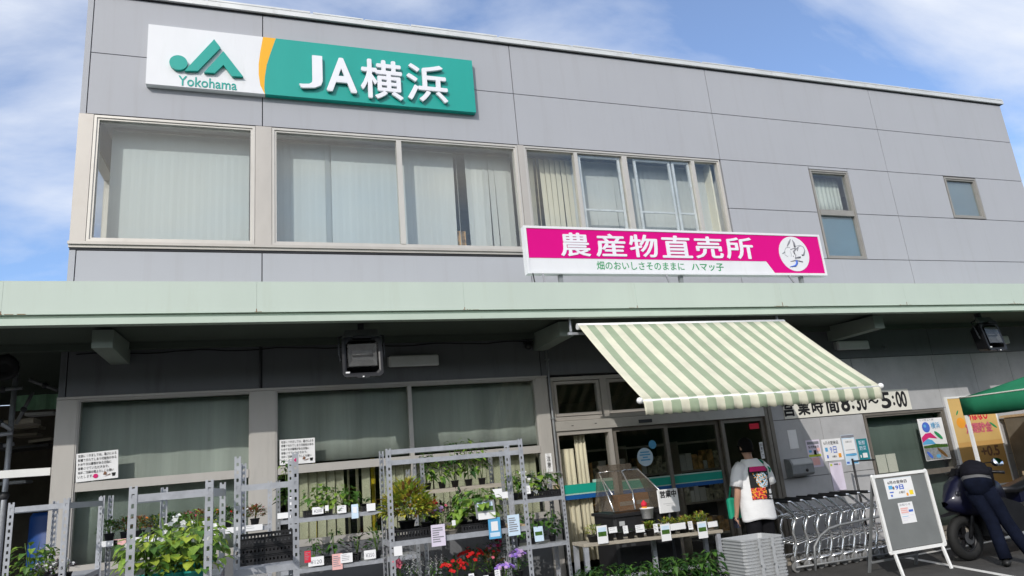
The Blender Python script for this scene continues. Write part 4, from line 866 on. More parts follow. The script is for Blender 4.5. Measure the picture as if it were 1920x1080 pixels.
def card(lab, x, y, z, w, h, mt='paper', printed='text', tilt=-8, group='price cards along the shelf edges', ink='ink_grey', yaw=0):
    """a card standing on or hanging from a shelf edge, its lower edge at z"""
    t = thing('price_card', lab, 'card', (x, y, z), group); m = MB(); m.box(x-w/2, x+w/2, y-.0015, y, z, z+h); m.build('card', mt, t)
    m = MB(); yy = y-.0025; r = random.Random(int(abs(x*1000)+abs(z*700)))
    if printed == 'text':
        k = max(2, int(h/.022))
        for i in range(k): zz_ = z+h*(.86-.72*i/k); m.box(x-w*.4, x-w*.4+w*r.uniform(.4,.8), yy, yy+.001, zz_-h*.05, zz_, 0)
    elif printed == 'price': m.text(r.choice(['¥150','¥120','¥200','¥180','¥350']), (x-w*.36, yy+.001, z+h*.22), w=w*.72, h=h*.45, depth=.001)
    elif printed == 'photo': m.box(x-w*.4, x+w*.4, yy, yy+.001, z+h*.40, z+h*.66, 1); m.box(x-w*.4, x+w*.4, yy, yy+.001, z+h*.66, z+h*.9, 2)
    elif printed == 'block': m.box(x-w*.4, x+w*.4, yy, yy+.001, z+h*.1, z+h*.3, 2); m.box(x-w*.28, x+w*.28, yy, yy+.001, z+h*.38, z+h*.82, 3)
    if m.v: m.build('print', [ink, 'leaf_mid', 'paper_blue', 'paper'], t)
    t.rotation_euler = (R(tilt), 0, R(yaw)); return t
ORD = ['first','second','third','fourth','fifth','sixth','seventh','eighth','ninth','tenth','eleventh','twelfth']
BP = (.045,.075,'black_plastic')
# --- far left rack
plant('trailing bean plant with bright leaves at the far left rack', 'plant', -1.62, -2.3, 1.07, .26, .26, 'vine', ('leaf_mid','leaf_light','leaf_light'), 60, .075, BP, ['petal_white'], 1, fn=4)
plant('dark green leafy seedling behind the trailing bean at far left', 'plant', -1.56, -2.05, 1.07, .2, .18, 'upright', ('leaf_dark','leaf_mid'), 30, .09, BP, seed=2)
for i, x in enumerate((-1.53, -1.45, -1.38)):
    plant('silvery leaved bedding pot, %s from the left on the far left rack' % ORD[i], 'plant', x, -2.40+.03*i, 1.07, .12, .09, 'bush', ('leaf_silver','leaf_purple','leaf_silver'), 40, .035, BP, ['petal_white'], 10+i, 'silvery bedding pots on the far left rack', fn=8, fr=.012)
    card('small white tag on the pot, %s from the left on far left rack' % ORD[i], x, -2.475+.03*i, 1.085, .035, .045, printed=None)
# --- low rack along left window
for i in range(11):
    x = -1.33+i*.128
    if .0 < x: break
    kk = [('leaf_mid','leaf_dark'), ('leaf_mid','leaf_bronze'), ('leaf_bronze','leaf_red','leaf_mid'), ('leaf_dark','leaf_mid','leaf_lime')][i % 4]
    ff = [['petal_pink','petal_white'], ['petal_hot'], ['petal_yellow','petal_orange'], ['petal_red'], ['petal_white']][i % 5]
    plant('small pot with %s flowers, %s from left on the window rack' % (['pale pink','magenta','orange','red','white'][i % 5], ORD[i]), 'plant', x, -1.08+.03*(i % 2), 1.28, .20, .13, 'bush', kk, 130, .040, BP, ff, 20+i, 'bedding pots on the left window rack', fn=5, fr=.015)
for i, (u, wd, mt, lab) in enumerate(((206,.13,'paper','short white shelf label at the left end of the window rack'), (227,.12,'paper_pink','pink price label second along the window rack'), (275,.34,'paper','long white shelf label behind the bean rack'), (412,.34,'paper','long white shelf label left of the tall narrow rack'), (472,.20,'paper','white shelf label in front of the bronze pots at the pier'))):
    p_ = at(u, 1010, -1.215); card(lab, p_.x, -1.215, 1.245, wd, .055 if i else .05, mt, None if i in (0, 2, 3) else 'text', 0)
# --- bean rack in front
for i, (x, y, s) in enumerate(((-.53,-4.45,.26), (-.40,-4.40,.30), (-.28,-4.45,.26), (-.46,-4.05,.30), (-.31,-4.0,.32), (-.40,-3.65,.32))):
    plant('climbing bean plant in a teal pot, %s' % ['front left of the near rack','front middle of the near rack','front right of the near rack','second row left of the near rack','second row right of the near rack','rear of the near rack'][i], 'plant', x, y, 1.13, s, .24+.06*(i > 2), 'vine', ('leaf_mid','leaf_light','leaf_light','leaf_lime'), 75, .07, (.072,.10,'pot_teal'), ['petal_white'], 40+i, 'bean plants in teal pots', fn=5, fr=.02)
card('white plant tag stuck among the bean leaves at the left post', -.555, -4.50, 1.24, .05, .07, printed=None)
# --- tall narrow rack
for i in range(3): tray('black slotted tray, %s from the bottom of the pile on the narrow rack' % ORD[i], -.12, .26, -3.6, -3.0, 1.14+i*.058, .05)
tray('tan shallow tray on the lower shelf of the narrow rack', -.09, .24, -3.5, -2.9, .5, .06, 'wood_grey')
for i in range(3): plant('dark seedling with white tags low on the narrow rack, %s from the front' % ORD[i], 'plant', -.02+.1*i, -3.7+.25*i, .5, .16, .28, 'bush', ('leaf_dark','leaf_mid'), 30, .05, BP, seed=60+i)
# --- seedling rack under slatted blind
def row(prefix, lst, y, z, group):
    for i, (x, w_, h_, kind, K, n, L) in enumerate(lst): plant('%s, %s from the left' % (prefix, ORD[i]), 'plant', x, y+.04*((i % 2)-.5), z, w_, h_, kind, K, n, L, BP, seed=int(abs(x)*100)+int(z*70)+i, group=group)
plant('tall climbing seedling at the left end of the slatted window rack', 'plant', .25, -.98, 1.31, .22, .52, 'upright', ('leaf_mid','leaf_light','leaf_dark'), 46, .10, BP, seed=70)
plant('leafy melon seedling with large fresh leaves left of the blue card', 'plant', .82, -.98, 1.31, .30, .24, 'vine', ('leaf_light','leaf_mid'), 48, .085, BP, seed=72)
plant('full basil plant in the middle of the slatted window rack', 'plant', .57, -.96, 1.31, .32, .27, 'vine', ('leaf_mid','leaf_light','leaf_mid'), 70, .075, BP, seed=71)
plant('thin wilting seedling at the right of the slatted window rack', 'plant', 1.05, -.95, 1.31, .2, .12, 'rosette', ('leaf_dark','leaf_mid'), 16, .08, BP, seed=73)
tray('black seedling tray on the upper shelf under the slatted blind', .42, .70, -1.13, -.80, 1.31, .055); tray('black seedling tray at the right end of upper slatted window shelf', 1.0, 1.45, -1.13, -.80, 1.31, .05)
row('dark seedling on the lower shelf under the slatted blind', [(.30,.2,.16,'upright',('leaf_dark','leaf_dark'),20,.08),(.52,.2,.20,'upright',('leaf_dark','leaf_mid'),26,.09),(.72,.22,.26,'upright',('leaf_dark','leaf_mid'),26,.09),(.95,.2,.18,'bush',('leaf_dark','leaf_purple'),26,.06),(1.15,.26,.26,'bush',('leaf_dark','leaf_mid'),50,.06),(1.36,.24,.22,'bush',('leaf_dark','leaf_mid'),40,.06)], -1.0, .83, 'dark seedlings under the slatted blind')
tray('black tray of seedling cells on the lower slatted window shelf', .5, .95, -1.14, -.86, .83, .06)
for (u, v, w_, h_, mt, pr, lab) in ((533,972,.13,.055,'paper',None,'white folded label below the tall climbing seedling'), (596,964,.11,.07,'paper','price','white price card below the basil plant'), (613,958,.035,.055,'paper',None,'tiny white tag right of the basil price card'), (641,962,.09,.075,'paper','text','white card beneath the melon seedling'), (666,972,.07,.14,'paper_blue','block','blue and white picture card hanging beside melon seedling'), (696,958,.09,.075,'paper',None,'white folded card by the right post of slatted window rack'), (545,955,.05,.12,'paper',None,'upright white tag behind the narrow rack post')):
    p_ = at(u, v, -1.165); card(lab, p_.x, -1.165, p_.z, w_, h_, mt, pr, -6)
for (u, v, w_, h_, mt, pr, lab) in ((577,1055,.06,.11,'ink_red','text','red and white tag on the lower shelf by narrow rack'), (593,1061,.15,.085,'paper','price','white price card right of the red tag'), (633,1068,.10,.15,'paper_pink','text','salmon pink card hanging from the lower shelf'), (650,1055,.12,.09,'paper','text','white lettered card above the salmon pink card'), (694,1048,.12,.085,'paper','price','white price card at the right end of the lower shelf')):
    p_ = at(u, v, -1.165); card(lab, p_.x, -1.165, p_.z, w_, h_, mt, pr, -6)
# --- wide flower rack
plant('big yellow and bronze coleus at the left of the flower rack', 'plant', 1.16, -2.80, 1.19, .42, .31, 'bush', ('leaf_yellow','leaf_lime','leaf_yellow','leaf_light','leaf_lime','leaf_bronze'), 560, .072, (.07,.08,'black_plastic'), seed=80)
plant('lime edged coleus beside the big bronze coleus', 'plant', 1.31, -2.86, 1.17, .20, .22, 'bush', ('leaf_lime','leaf_yellow','leaf_light'), 70, .055, BP, seed=81)
plant('violet flowering pot behind the dark post of the flower rack', 'plant', 1.44, -2.72, 1.13, .16, .15, 'bush', ('leaf_mid','leaf_dark'), 40, .04, BP, ['petal_lilac','petal_violet','petal_pink'], 82, fn=18, fr=.022)
plant('red flowering pot peeping between coleus and violet pot', 'plant', 1.40, -2.66, 1.20, .14, .14, 'bush', ('leaf_dark','leaf_red'), 30, .04, BP, ['petal_red'], 83, fn=7, fr=.022)
plant('leafy green squash seedling filling the tray of the flower rack', 'plant', 1.75, -2.82, 1.17, .38, .24, 'vine', ('leaf_light','leaf_mid','leaf_light'), 95, .085, BP, seed=84)
plant('low squash seedling trailing left over the tray', 'plant', 1.62, -2.84, 1.15, .22, .10, 'vine', ('leaf_mid','leaf_light'), 26, .08, BP, seed=85)
plant('purple leaved foliage pot beside the squash tray', 'plant', 1.66, -2.66, 1.15, .18, .26, 'bush', ('leaf_purple','leaf_dark'), 50, .05, BP, seed=86)
plant('tiny yellow sedum in a flat tan tray on the flower rack', 'plant', 1.50, -2.9, 1.13, .14, .05, 'rosette', ('leaf_yellow','leaf_lime','leaf_light'), 60, .03, (.06,.035,'wood_grey'), seed=87)
tray('black lettered crate under the big coleus', 1.01, 1.38, -2.97, -2.68, 1.13, .075); tray('black tray around the squash seedling', 1.58, 1.95, -2.97, -2.68, 1.13, .06)
t = thing('shelf_board', 'loose tan board along the middle shelf of the flower rack', 'board', (1.6, -2.8, 1.131)); m = MB(); m.box(1.40, 1.56, -2.985, -2.64, 1.131, 1.139) if False else m.box(1.97, 2.14, -2.98, -2.64, 1.131, 1.141); m.build('plank', 'wood', t)
for (u, v, w_, h_, mt, pr, lab, tl) in ((823,1024,.115,.165,'paper_lilac','text','lilac lettered sheet hanging at the left of flower rack shelf', 0), (929,1010,.105,.165,'ink_sky','block','blue and green card with a white square hanging on flower rack', 0), (965,1004,.105,.165,'paper_blue','text','pale blue lettered sheet hanging at the right of flower rack shelf', 0), (912,971,.17,.14,'steel_dull','photo','grey picture card standing in the squash tray', -12), (913,973,.15,.05,'paper',None,'white strip label below the grey picture card', -4), (747,1042,.065,.07,'paper',None,'white tag above the pink flower on flower rack', -6), (851,985,.03,.04,'paper',None,'tiny white tag on dark post of flower rack', 0)):
    p_ = at(u, v, -3.018); card(lab, p_.x, -3.018-(.008 if v == 973 else 0), p_.z, w_, h_, mt, pr, tl)
plant('white salvia with silver spikes at the lower left of flower rack', 'plant', 1.17, -2.82, .66, .34, .20, 'upright', ('leaf_silver','leaf_mid','leaf_silver'), 120, .05, BP, ['petal_white','leaf_silver'], 90, fn=26, fr=.022, spike=True, fz=(.8,1.2))
plant('white salvia clump right of the silver spikes', 'plant', 1.36, -2.80, .66, .28, .18, 'upright', ('leaf_silver','leaf_mid'), 90, .05, BP, ['petal_white','leaf_silver'], 91, fn=18, fr=.022, spike=True, fz=(.8,1.2))
plant('single pink flower pot at the left post of the lower shelf', 'plant', 1.06, -2.9, .72, .12, .20, 'bush', ('leaf_mid',), 20, .04, BP, ['petal_pink','petal_pink'], 92, fn=9, fr=.028, fz=(.85,1.1))
plant('scarlet geranium in the middle of the lower flower rack shelf', 'plant', 1.52, -2.86, .66, .26, .20, 'bush', ('leaf_dark','leaf_mid'), 60, .05, BP, ['petal_red'], 93, fn=38, fr=.021)
plant('second scarlet geranium higher behind the middle', 'plant', 1.70, -2.76, .70, .26, .22, 'bush', ('leaf_dark','leaf_mid'), 60, .05, BP, ['petal_red'], 94, fn=38, fr=.021)
plant('dark leaved begonia right of the scarlet geraniums', 'plant', 1.86, -2.74, .70, .24, .20, 'bush', ('leaf_bronze','leaf_dark'), 60, .05, BP, ['petal_red','petal_pink'], 95, fn=10, fr=.018)
plant('magenta flowered pot behind the dark begonia', 'plant', 1.94, -2.66, .76, .16, .22, 'bush', ('leaf_dark',), 30, .05, BP, ['petal_lilac','petal_hot'], 96, fn=12, fr=.02)
plant('violet ageratum mound at the right of the lower shelf', 'plant', 2.07, -2.86, .70, .16, .17, 'bush', ('leaf_dark','leaf_mid'), 40, .04, BP, ['petal_violet','petal_lilac'], 97, fn=46, fr=.018, fz=(.85,1.05))
plant('lower violet ageratum in front of the right hand mound', 'plant', 1.93, -2.92, .66, .18, .12, 'bush', ('leaf_dark','leaf_mid'), 40, .04, BP, ['petal_violet','petal_lilac'], 98, fn=40, fr=.018, fz=(.85,1.05))
for i, x in enumerate((1.50, 1.62, 1.74, 1.84)): card('white pot label low on the flower rack, %s from the left' % ORD[i], x, -3.02, .70+.03*(i % 2), .045, .09, printed='text')
# --- rack of tall peppers behind
for i, (x, h_) in enumerate(((1.76,.34), (1.93,.26), (2.08,.42), (2.24,.46), (2.40,.40))):
    plant('tall pepper plant, %s from the left on the dark post rack' % ORD[i], 'plant', x, -.84, 1.46, .24, h_, 'upright', ('leaf_mid','leaf_dark','leaf_light'), 42, .11, BP, seed=110+i, group='tall pepper plants behind the flower rack')
for i, x in enumerate((1.74, 1.92, 2.10, 2.28, 2.46)): plant('shaded leafy pot on the lower shelf behind the flower rack, %s from the left' % ORD[i], 'plant', x, -.8, .98, .22, .28, 'bush', ('leaf_dark','leaf_mid','leaf_purple'), 46, .06, BP, ['petal_pink'] if i % 2 else None, 120+i, 'shaded pots behind the flower rack', fn=6, fr=.02)
plant('round leaved hydrangea seedling at the left of the pier rack', 'plant', 2.78, -.84, 1.25, .26, .26, 'upright', ('leaf_mid','leaf_light'), 40, .11, BP, seed=130)
plant('white flowering hydrangea seedling beside the pier rack pot', 'plant', 2.98, -.82, 1.25, .30, .26, 'vine', ('leaf_mid','leaf_silver','leaf_light'), 60, .09, BP, ['petal_white'], 131, fn=8, fr=.024)
plant('broad leaved seedling at the right end of the pier rack', 'plant', 3.18, -.84, 1.25, .28, .26, 'vine', ('leaf_mid','leaf_light','leaf_dark'), 50, .09, BP, seed=132)
for i, x in enumerate((2.75, 2.95, 3.2)): plant('low green seedling on the pier rack lower shelf, %s from the left' % ORD[i], 'plant', x, -.84, .75, .24, .30, 'vine', ('leaf_mid','leaf_dark'), 40, .08, BP, seed=140+i, group='low seedlings on the pier rack')
tray('black pot tray under the hydrangea seedlings', 2.86, 3.32, -.98, -.66, 1.25, .07)
for (u, v, w_, h_, mt, pr, lab) in ((934,932,.11,.09,'paper',None,'white folded card under the round leaved seedling'), (948,934,.09,.07,'paper',None,'second white card just right of the folded card'), (990,926,.07,.09,'paper','text','white lettered card at the right of the pier rack'), (1012,1015,.11,.16,'paper_blue','photo','dark blue picture bag hanging low on the pier rack')):
    p_ = at(u, v, -1.02); card(lab, p_.x, -1.02, p_.z, w_, h_, mt, pr, -6)
# ================================================================== BENCH BY THE ENTRANCE
BZ = .73
t = thing('plank_bench', 'weathered wooden display bench with pots beside the shop doors', 'bench', (4.15, -1.35, 0))
m = MB(); m.box(3.27, 5.04, -1.52, -1.36, BZ-.035, BZ); m.box(3.27, 5.04, -1.35, -1.19, BZ-.035, BZ-.002); m.build('top', 'wood_grey', t, .004)
for x, y in ((3.30,-1.49),(4.98,-1.49),(3.30,-1.22),(4.98,-1.22),(4.28,-1.22)):
    m = MB(); m.box(x-.025, x+.025, y-.02, y+.02, 0, BZ-.036); m.build('leg', 'galv', t)
m = MB(); m.box(3.326, 4.954, -1.23, -1.21, .30, .34); m.build('stretcher', 'galv', t)
t.rotation_euler.y = R(1.5)
def bz(x): return BZ-(x-4.15)*.026+.002
GB = 'small pots along the entrance bench'
plant('yellow green pot at the left end of the entrance bench', 'plant', 3.46, -1.42, bz(3.46), .20, .12, 'bush', ('leaf_lime','leaf_mid','leaf_yellow'), 60, .04, (.075,.07,'black_plastic'), seed=150, group=GB)
for i, x in enumerate((3.64, 3.76, 3.90, 4.02)): plant('nearly empty dark pot in front of the hooded case, %s from the left' % ORD[i], 'plant', x, -1.45, bz(x), .06, .03, 'rosette', ('leaf_mid','leaf_dark'), 8, .03, (.05,.08,'black_plastic'), seed=151+i, group=GB)
plant('pale green echeveria in the middle of the entrance bench', 'plant', 4.16, -1.42, bz(4.16), .20, .13, 'rosette', ('leaf_lime','leaf_light','leaf_bronze'), 90, .075, (.055,.07,'black_plastic'), seed=160, group=GB)
for i, x in enumerate((4.36, 4.47, 4.58, 4.69, 4.80, 4.90)):
    plant('yellow and bronze succulent on the right half of the bench, %s from the left' % ORD[i], 'plant', x, -1.43+.05*(i % 2), bz(x), .15, .10+.03*(i > 3), 'bush', ('leaf_lime','leaf_yellow','leaf_bronze','leaf_light'), 60, .042, (.048,.075,'black_plastic'), seed=161+i, group=GB)
for (u, v, w_, h_, mt, pr, lab) in ((1131,1019,.125,.185,'paper','photo','white picture card hanging at the left of the entrance bench'), (1250,1014,.125,.18,'paper','photo','white picture card hanging in the middle of the entrance bench'), (1319,1009,.125,.18,'paper','photo','white picture card hanging at the right of the entrance bench'), (1272,993,.20,.07,'paper',None,'long white strip label right of the middle picture card'), (1337,988,.13,.06,'paper',None,'long white strip label at the right end of the bench')):
    p_ = at(u, v, -1.535); card(lab, p_.x, -1.535-(.006 if w_ < .13 and h_ > .1 else 0), p_.z, w_, h_, mt, pr, 0)
for (u, v, w_, h_, lab) in ((1150,999,.10,.06,'white pot tag below the hooded case at left'), (1174,1000,.06,.08,'narrow white pot tag under the hooded case'), (1201,998,.11,.08,'square white pot tag under the hooded case'), (1231,998,.055,.09,'white tag on the echeveria pot'), (1296,993,.06,.09,'white tag among the bronze succulents')):
    p_ = at(u, v, -1.525); card(lab, p_.x, -1.525, p_.z, w_, h_, 'paper', 'text', -5)
# pepper seedlings under the bench
for i in range(10):
    x = 3.06+i*.175; plant('dark green pepper plant in front of the bench, %s from the left' % ORD[i], 'plant', x, -1.95+.08*(i % 2), 0, .34, .40+.05*math.sin(i*2.3), 'upright', ('leaf_dark','leaf_mid','leaf_dark'), 62, .15, (.06,.10,'black_plastic'), None if i else None, 200+i, 'pepper plants in front of the bench')
for i in range(8):
    x = 3.2+i*.205; plant('pepper plant of the back row under the bench, %s from the left' % ORD[i], 'plant', x, -1.70, 0, .32, .42, 'upright', ('leaf_dark','leaf_mid'), 50, .14, (.06,.10,'black_plastic'), None, 220+i, 'pepper plants under the bench')
plant('yellow marigold like plant low among the pepper plants', 'plant', 3.36, -2.12, 0, .24, .30, 'bush', ('leaf_lime','leaf_mid','leaf_yellow'), 70, .05, (.06,.10,'black_plastic'), ['petal_yellow'], 240, fn=8)
# ================================================================== HOODED DISPLAY CASE ON CRATES
x0, x1, y0, y1 = 3.93, 4.80, -1.02, -.45
t = thing('crate', 'large dark grey plastic crate carrying the clear hood beside the doors', 'crate', ((x0+x1)/2, (y0+y1)/2, 0))
m = MB(); m.cbox(x0, x1, y0, y1, .0, .98, .03); crate = m
m = MB(); m.box(x0-.02, x1+.02, y0-.02, y1+.02, .94, .975); m.build('rim', 'black_plastic', t)
m = crate
for i in range(4):
    for j in range(3): m.box(x0+.34+i*.11, x0+.41+i*.11, y0-.003, y0-.0005, .80-j*.045, .815-j*.045, 1)
for i in range(2):
    for j in range(3): m.box(x0+.06+i*.12, x0+.12+i*.12, y0-.003, y0-.0005, .60+j*.07, .63+j*.07, 2)
m.box(x0+.06, x0+.13, y0-.004, y0-.0005, .84, .89, 1)
m.build('body', ['black_plastic', 'grey_plastic', 'dark_grey'], t)
t = thing('display_hood', 'clear slanted hood with metal corner rails on the dark crate', 'hood', ((x0+x1)/2, (y0+y1)/2, .985), None)
ft = [(x0+.02,y0+.02,1.0),(x1-.02,y0+.02,1.0),(x1-.22,y1-.1,1.46),(x0+.10,y1-.1,1.46)]
bk = [(x0+.02,y1-.02,1.0),(x1-.02,y1-.02,1.0),(x1-.22,y1-.02,1.46),(x0+.10,y1-.02,1.46)]
m = MB()
def slab(m, q, k=0, th=.006):
    q = [Vector(p) for p in q]; n = (q[1]-q[0]).cross(q[2]-q[1]).normalized()*th; m.hexa([*q, *[p-n for p in q]], k)
slab(m, ft); slab(m, [bk[0], ft[0], ft[3], bk[3]]); slab(m, [ft[1], bk[1], bk[2], ft[2]]); m.build('panel', 'acrylic', t)
m = MB()
for a_, b_ in ((ft[0], ft[3]), (ft[1], ft[2]), (ft[3], ft[2])): m.tube([a_, b_], .009, 6)
lx = x0+.30; m.tube([(lx,y0+.01,1.0),(lx+.05,y0+.12,1.2),(lx+.10,y1-.13,1.45),(lx+.16,y1-.13,1.47)], .011, 6); m.tube([(x0+.02,y0+.01,1.2),(x0+.08,y1-.16,1.42)], .009, 6); m.build('rail', 'chrome', t)
m = MB(); slab(m, [(x0+.10,y1-.14,1.47),(x0+.55,y1-.14,1.47),(x0+.60,y1-.02,1.54),(x0+.12,y1-.02,1.54)]); m.build('lid', 'acrylic', t)
for i, x in enumerate((4.27, 4.50)):
    b_ = thing('egg_carton', 'orange cardboard box inside the clear hood, %s of two' % ['left','right'][i], 'carton', (x, -.62, .985), 'orange boxes in the hood'); m = MB(); m.cbox(x-.10, x+.10, -.72, -.55, .985, 1.17, .01); m.build('body', 'orange_box', b_); m = MB(); m.box(x-.09, x+.09, -.723, -.7205, 1.04, 1.09); m.build('label', 'paper_cream', b_)
t = thing('bucket', 'small white bucket hanging in front of the crate right of the hood', 'bucket', (4.83, -1.12, .75)); p_ = at(1215, 972, -1.12)
m = MB(); m.lathe((p_.x,-1.12,p_.z), [(.062,0),(.078,.11),(.084,.11),(.084,.122),(.072,.122),(.055,.01)], 16); t.location = p_; m.build('body', 'white_plastic', t)
m = MB(); m.tube([(p_.x-.07,-1.12,p_.z+.095),(p_.x-.05,-1.17,p_.z+.06),(p_.x+.05,-1.17,p_.z+.06),(p_.x+.07,-1.12,p_.z+.095)], .003, 5); m.build('handle', 'steel_dull', t)
p_ = at(1209, 958, -1.05); t = thing('bottle', 'red and yellow squeeze bottle standing beside the clear hood', 'bottle', p_)
m = MB(); m.lathe(p_, [(.028,0),(.030,.01),(.030,.05)], 12, 0); m.lathe(p_+Vector((0,0,.05)), [(.026,0),(.036,.02),(.034,.045),(.016,.06),(.010,.07),(.004,.075)], 12, 1); m.build('body', ['ink_orange', 'ink_red'], t)
# ================================================================== OPEN SIGN
q = at(1252, 985, -1.12); t = thing('open_sign', 'white board reading open for business on a pole behind the bench', 'sign', (q.x, -1.1, 0))
a_, b_ = at(1231,918,-1.12), at(1266,918,-1.12); z0 = at(1236,963,-1.12).z; z1 = a_.z-.005
m = MB(); m.cbox(a_.x, a_.x+.285, -1.13, -1.105, z0, z1, .012); m.build('board', 'white_plastic', t)
m = MB(); m.text('営業中', (a_.x+.03, -1.13, z0+.17), w=.225, h=.085, depth=.002, bold=.03); m.box(a_.x+.06, a_.x+.22, -1.1312, -1.1285, z0+.10, z0+.105, 1); m.box(a_.x+.10, a_.x+.19, -1.1312, -1.1285, z0+.08, z0+.085, 1); m.build('lettering', ['ink', 'grey_plastic'], t)
m = MB(); m.cyl((a_.x+.14,-1.10,.0),(a_.x+.14,-1.10,z1-.05),.016,n=8); m.build('pole', 'dark_grey', t); m = MB(); m.lathe((a_.x+.14,-1.10,.0), [(.16,0),(.16,.02),(.03,.04)], 18); m.build('base', 'dark_grey', t)
# ================================================================== BASKETS
def basket_mb(cx, cy, z, w=.53, d=.38, h=.20):
    m = MB(); bw, bd = w*.80, d*.80
    def rg(k, zz): a_, b_ = (bw+(w-bw)*k)/2, (bd+(d-bd)*k)/2; c = .03; return [(cx-a_+c,cy-b_,zz),(cx+a_-c,cy-b_,zz),(cx+a_,cy-b_+c,zz),(cx+a_,cy+b_-c,zz),(cx+a_-c,cy+b_,zz),(cx-a_+c,cy+b_,zz),(cx-a_,cy+b_-c,zz),(cx-a_,cy-b_+c,zz)]
    m.rings([rg(0,z+.006), rg(0,z), rg(1,z+h-.015)], 0, False); m.face([len(m.v)-24+i for i in range(8)], 0)
    m.rings([rg(1,z+h-.015), rg(1.12,z+h-.015), rg(1.12,z+h), rg(1.0,z+h), rg(.92,z+h-.013), rg(.03,z+.012)], 0, False); m.face([len(m.v)-8+i for i in range(8)], 0)
    for i in range(9):
        x = cx-w*.36+i*w*.09; b_ = bd/2
        m.hexa([(x,cy-b_-.004,z+.02),(x+.012,cy-b_-.004,z+.02),(x+.012,cy-b_,z+.02),(x,cy-b_,z+.02),(x,cy-d*.5-.006,z+h-.016),(x+.012,cy-d*.5-.006,z+h-.016),(x+.012,cy-d*.5,z+h-.016),(x,cy-d*.5,z+h-.016)], 0)
    for x in (cx-w*.16, cx+w*.16): m.box(x-.018, x+.018, cy-d*.5-.038, cy-d*.5-.028, z+h-.03, z+h+.004, 0)
    return m
bx, by = 4.985, -2.12
g0 = basket_mb(bx, by, 0); proto = None
for i in range(15):
    z = .02+i*.0322; n = 14-i
    t = thing('shopping_basket', ('black shopping basket, %s at the foot of the nested stack' % ['lowest','second lowest'][i]) if i < 2 else 'grey shopping basket %s in the nested stack by the bench' % ('lying topmost' if n == 0 else ['','second from the top','third from the top','fourth from the top','fifth from the top','sixth from the top','seventh from the top','eighth from the top','ninth from the top','tenth from the top','eleventh from the top','twelfth from the top','thirteenth from the top'][n]), 'basket', (bx, by, 0), 'nested shopping baskets')
    m = MB(); m.v = [Vector(p) for p in g0.v]; m.f = g0.f; m.m = g0.m; m.s = g0.s
    b = m.build('body', 'black_plastic' if i < 2 else 'basket_grey', t)
    h = MB(); h.tube([(bx-.25,by-.16,.185),(bx-.25,by-.18,.192),(bx+.25,by-.18,.192),(bx+.25,by-.16,.185)], .007, 6); h.build('handle', 'black_plastic' if i < 2 else 'basket_grey', t)
    t.location.z = z; t.rotation_euler.z = R(random.Random(i).uniform(-1.2, 1.2)+2); t.location.x += random.Random(i+9).uniform(-.006, .006)
# ================================================================== CARTS
def cart_template(lab):
    t = thing('shopping_cart', lab, 'cart', (0, 0, 0), 'nested shopping carts')
    for yy in (-.24, .24):
        m = MB(); m.tube([(0,yy,.10),(.015,yy,.20),(.06,yy,.30),(.07,yy,.38),(.05,yy,.47),(.08,yy,.56),(.13,yy,.64),(.11,yy,.69),(.0,yy,.78),(-.10,yy,.86),(-.15,yy,.865)], .018, 8); m.build('side_tube', 'chrome', t)
        m = MB(); m.tube([(.0,yy,.125),(.28,yy*.94,.145),(.50,yy*.8,.15)], .012, 7); m.build('base_tube', 'chrome', t)
        m = MB(); m.tube([(.13,yy,.64),(.34,yy*.92,.665),(.50,yy*.84,.69)], .009, 7); m.build('upper_tube', 'chrome', t)
        m = MB(); m.tube([(.06,yy,.33),(.30,yy*.92,.36),(.46,yy*.82,.38)], .007, 7); m.build('lower_tube', 'chrome', t)
    m = MB(); m.tube([(-.15,-.25,.865),(-.15,.25,.865)], .021, 8); m.build('handle', 'black_plastic', t)
    for ends, (xa, za), (xb, zb) in ((((.50,.69,.84),(.12,.645,1)),(.12,.645),(.50,.69)), (((.46,.38,.82),(.06,.335,1)),(.06,.335),(.46,.38))):
        m = MB()
        for x, z, k in ends: m.tube([(x,-.24*k,z),(x,.24*k,z)], .007, 6)
        for k in range(4): yy = -.15+.1*k; m.tube([(xa,yy,za),(xb,yy*.85,zb)], .004, 5)
        m.build('basket_grid', 'chrome', t)
    m = MB(); m.tube([(.50,-.192,.15),(.50,.192,.15)], .008, 6); m.build('cross_tube', 'chrome', t)
    for (x, yy) in ((0,-.24),(0,.24),(.50,-.19),(.50,.19)):
        m = MB(); m.cyl((x,yy-.018,.062),(x,yy+.018,.062),.062,n=16); wh = m.build('wheel', 'wheel_grey', t)
        m = MB(); m.bar((x,yy-.022,.055),(x,yy-.022,.12),.012,.025,up=(0,1,0)); m.bar((x,yy+.022,.055),(x,yy+.022,.12),.012,.025,up=(0,1,0)); m.build('fork', 'galv', wh)
    return t
c0 = cart_template('chrome shopping cart at the left end of the nested row'); NCART = 9
for i in range(NCART):
    c = c0 if i == 0 else copy_tree(c0)
    if i: c['label'] = 'chrome shopping cart, %s from the left in the nested row' % ORD[i] if i < NCART-1 else 'chrome shopping cart at the right end of the nested row'
    c.location = (6.47+i*.195, -.68, .0)
t = thing('guard_rail', 'grey bent tube rail on the ground in front of the chrome carts', 'rail', (7.2, -1.0, 0))
m = MB(); pts = [at(u, v, -1.02) for u, v in ((1524,1040),(1527,1025),(1537,1006),(1553,992),(1572,985),(1645,969))]; pts[0].z = 0; m.tube(pts+[Vector((8.0,-1.02,pts[-1].z)), Vector((8.05,-1.02,0))], .017, 8); m.build('tube', 'steel_dull', t)
m = MB(); m.tube([(6.42,-.98,.07),(8.25,-.98,.05)], .014, 6); m.build('floor_rail', 'steel_dull', t)
t = thing('banner_stand', 'thin black pole with a side arm standing behind the carts', 'stand', (8.34, -.30, 0))
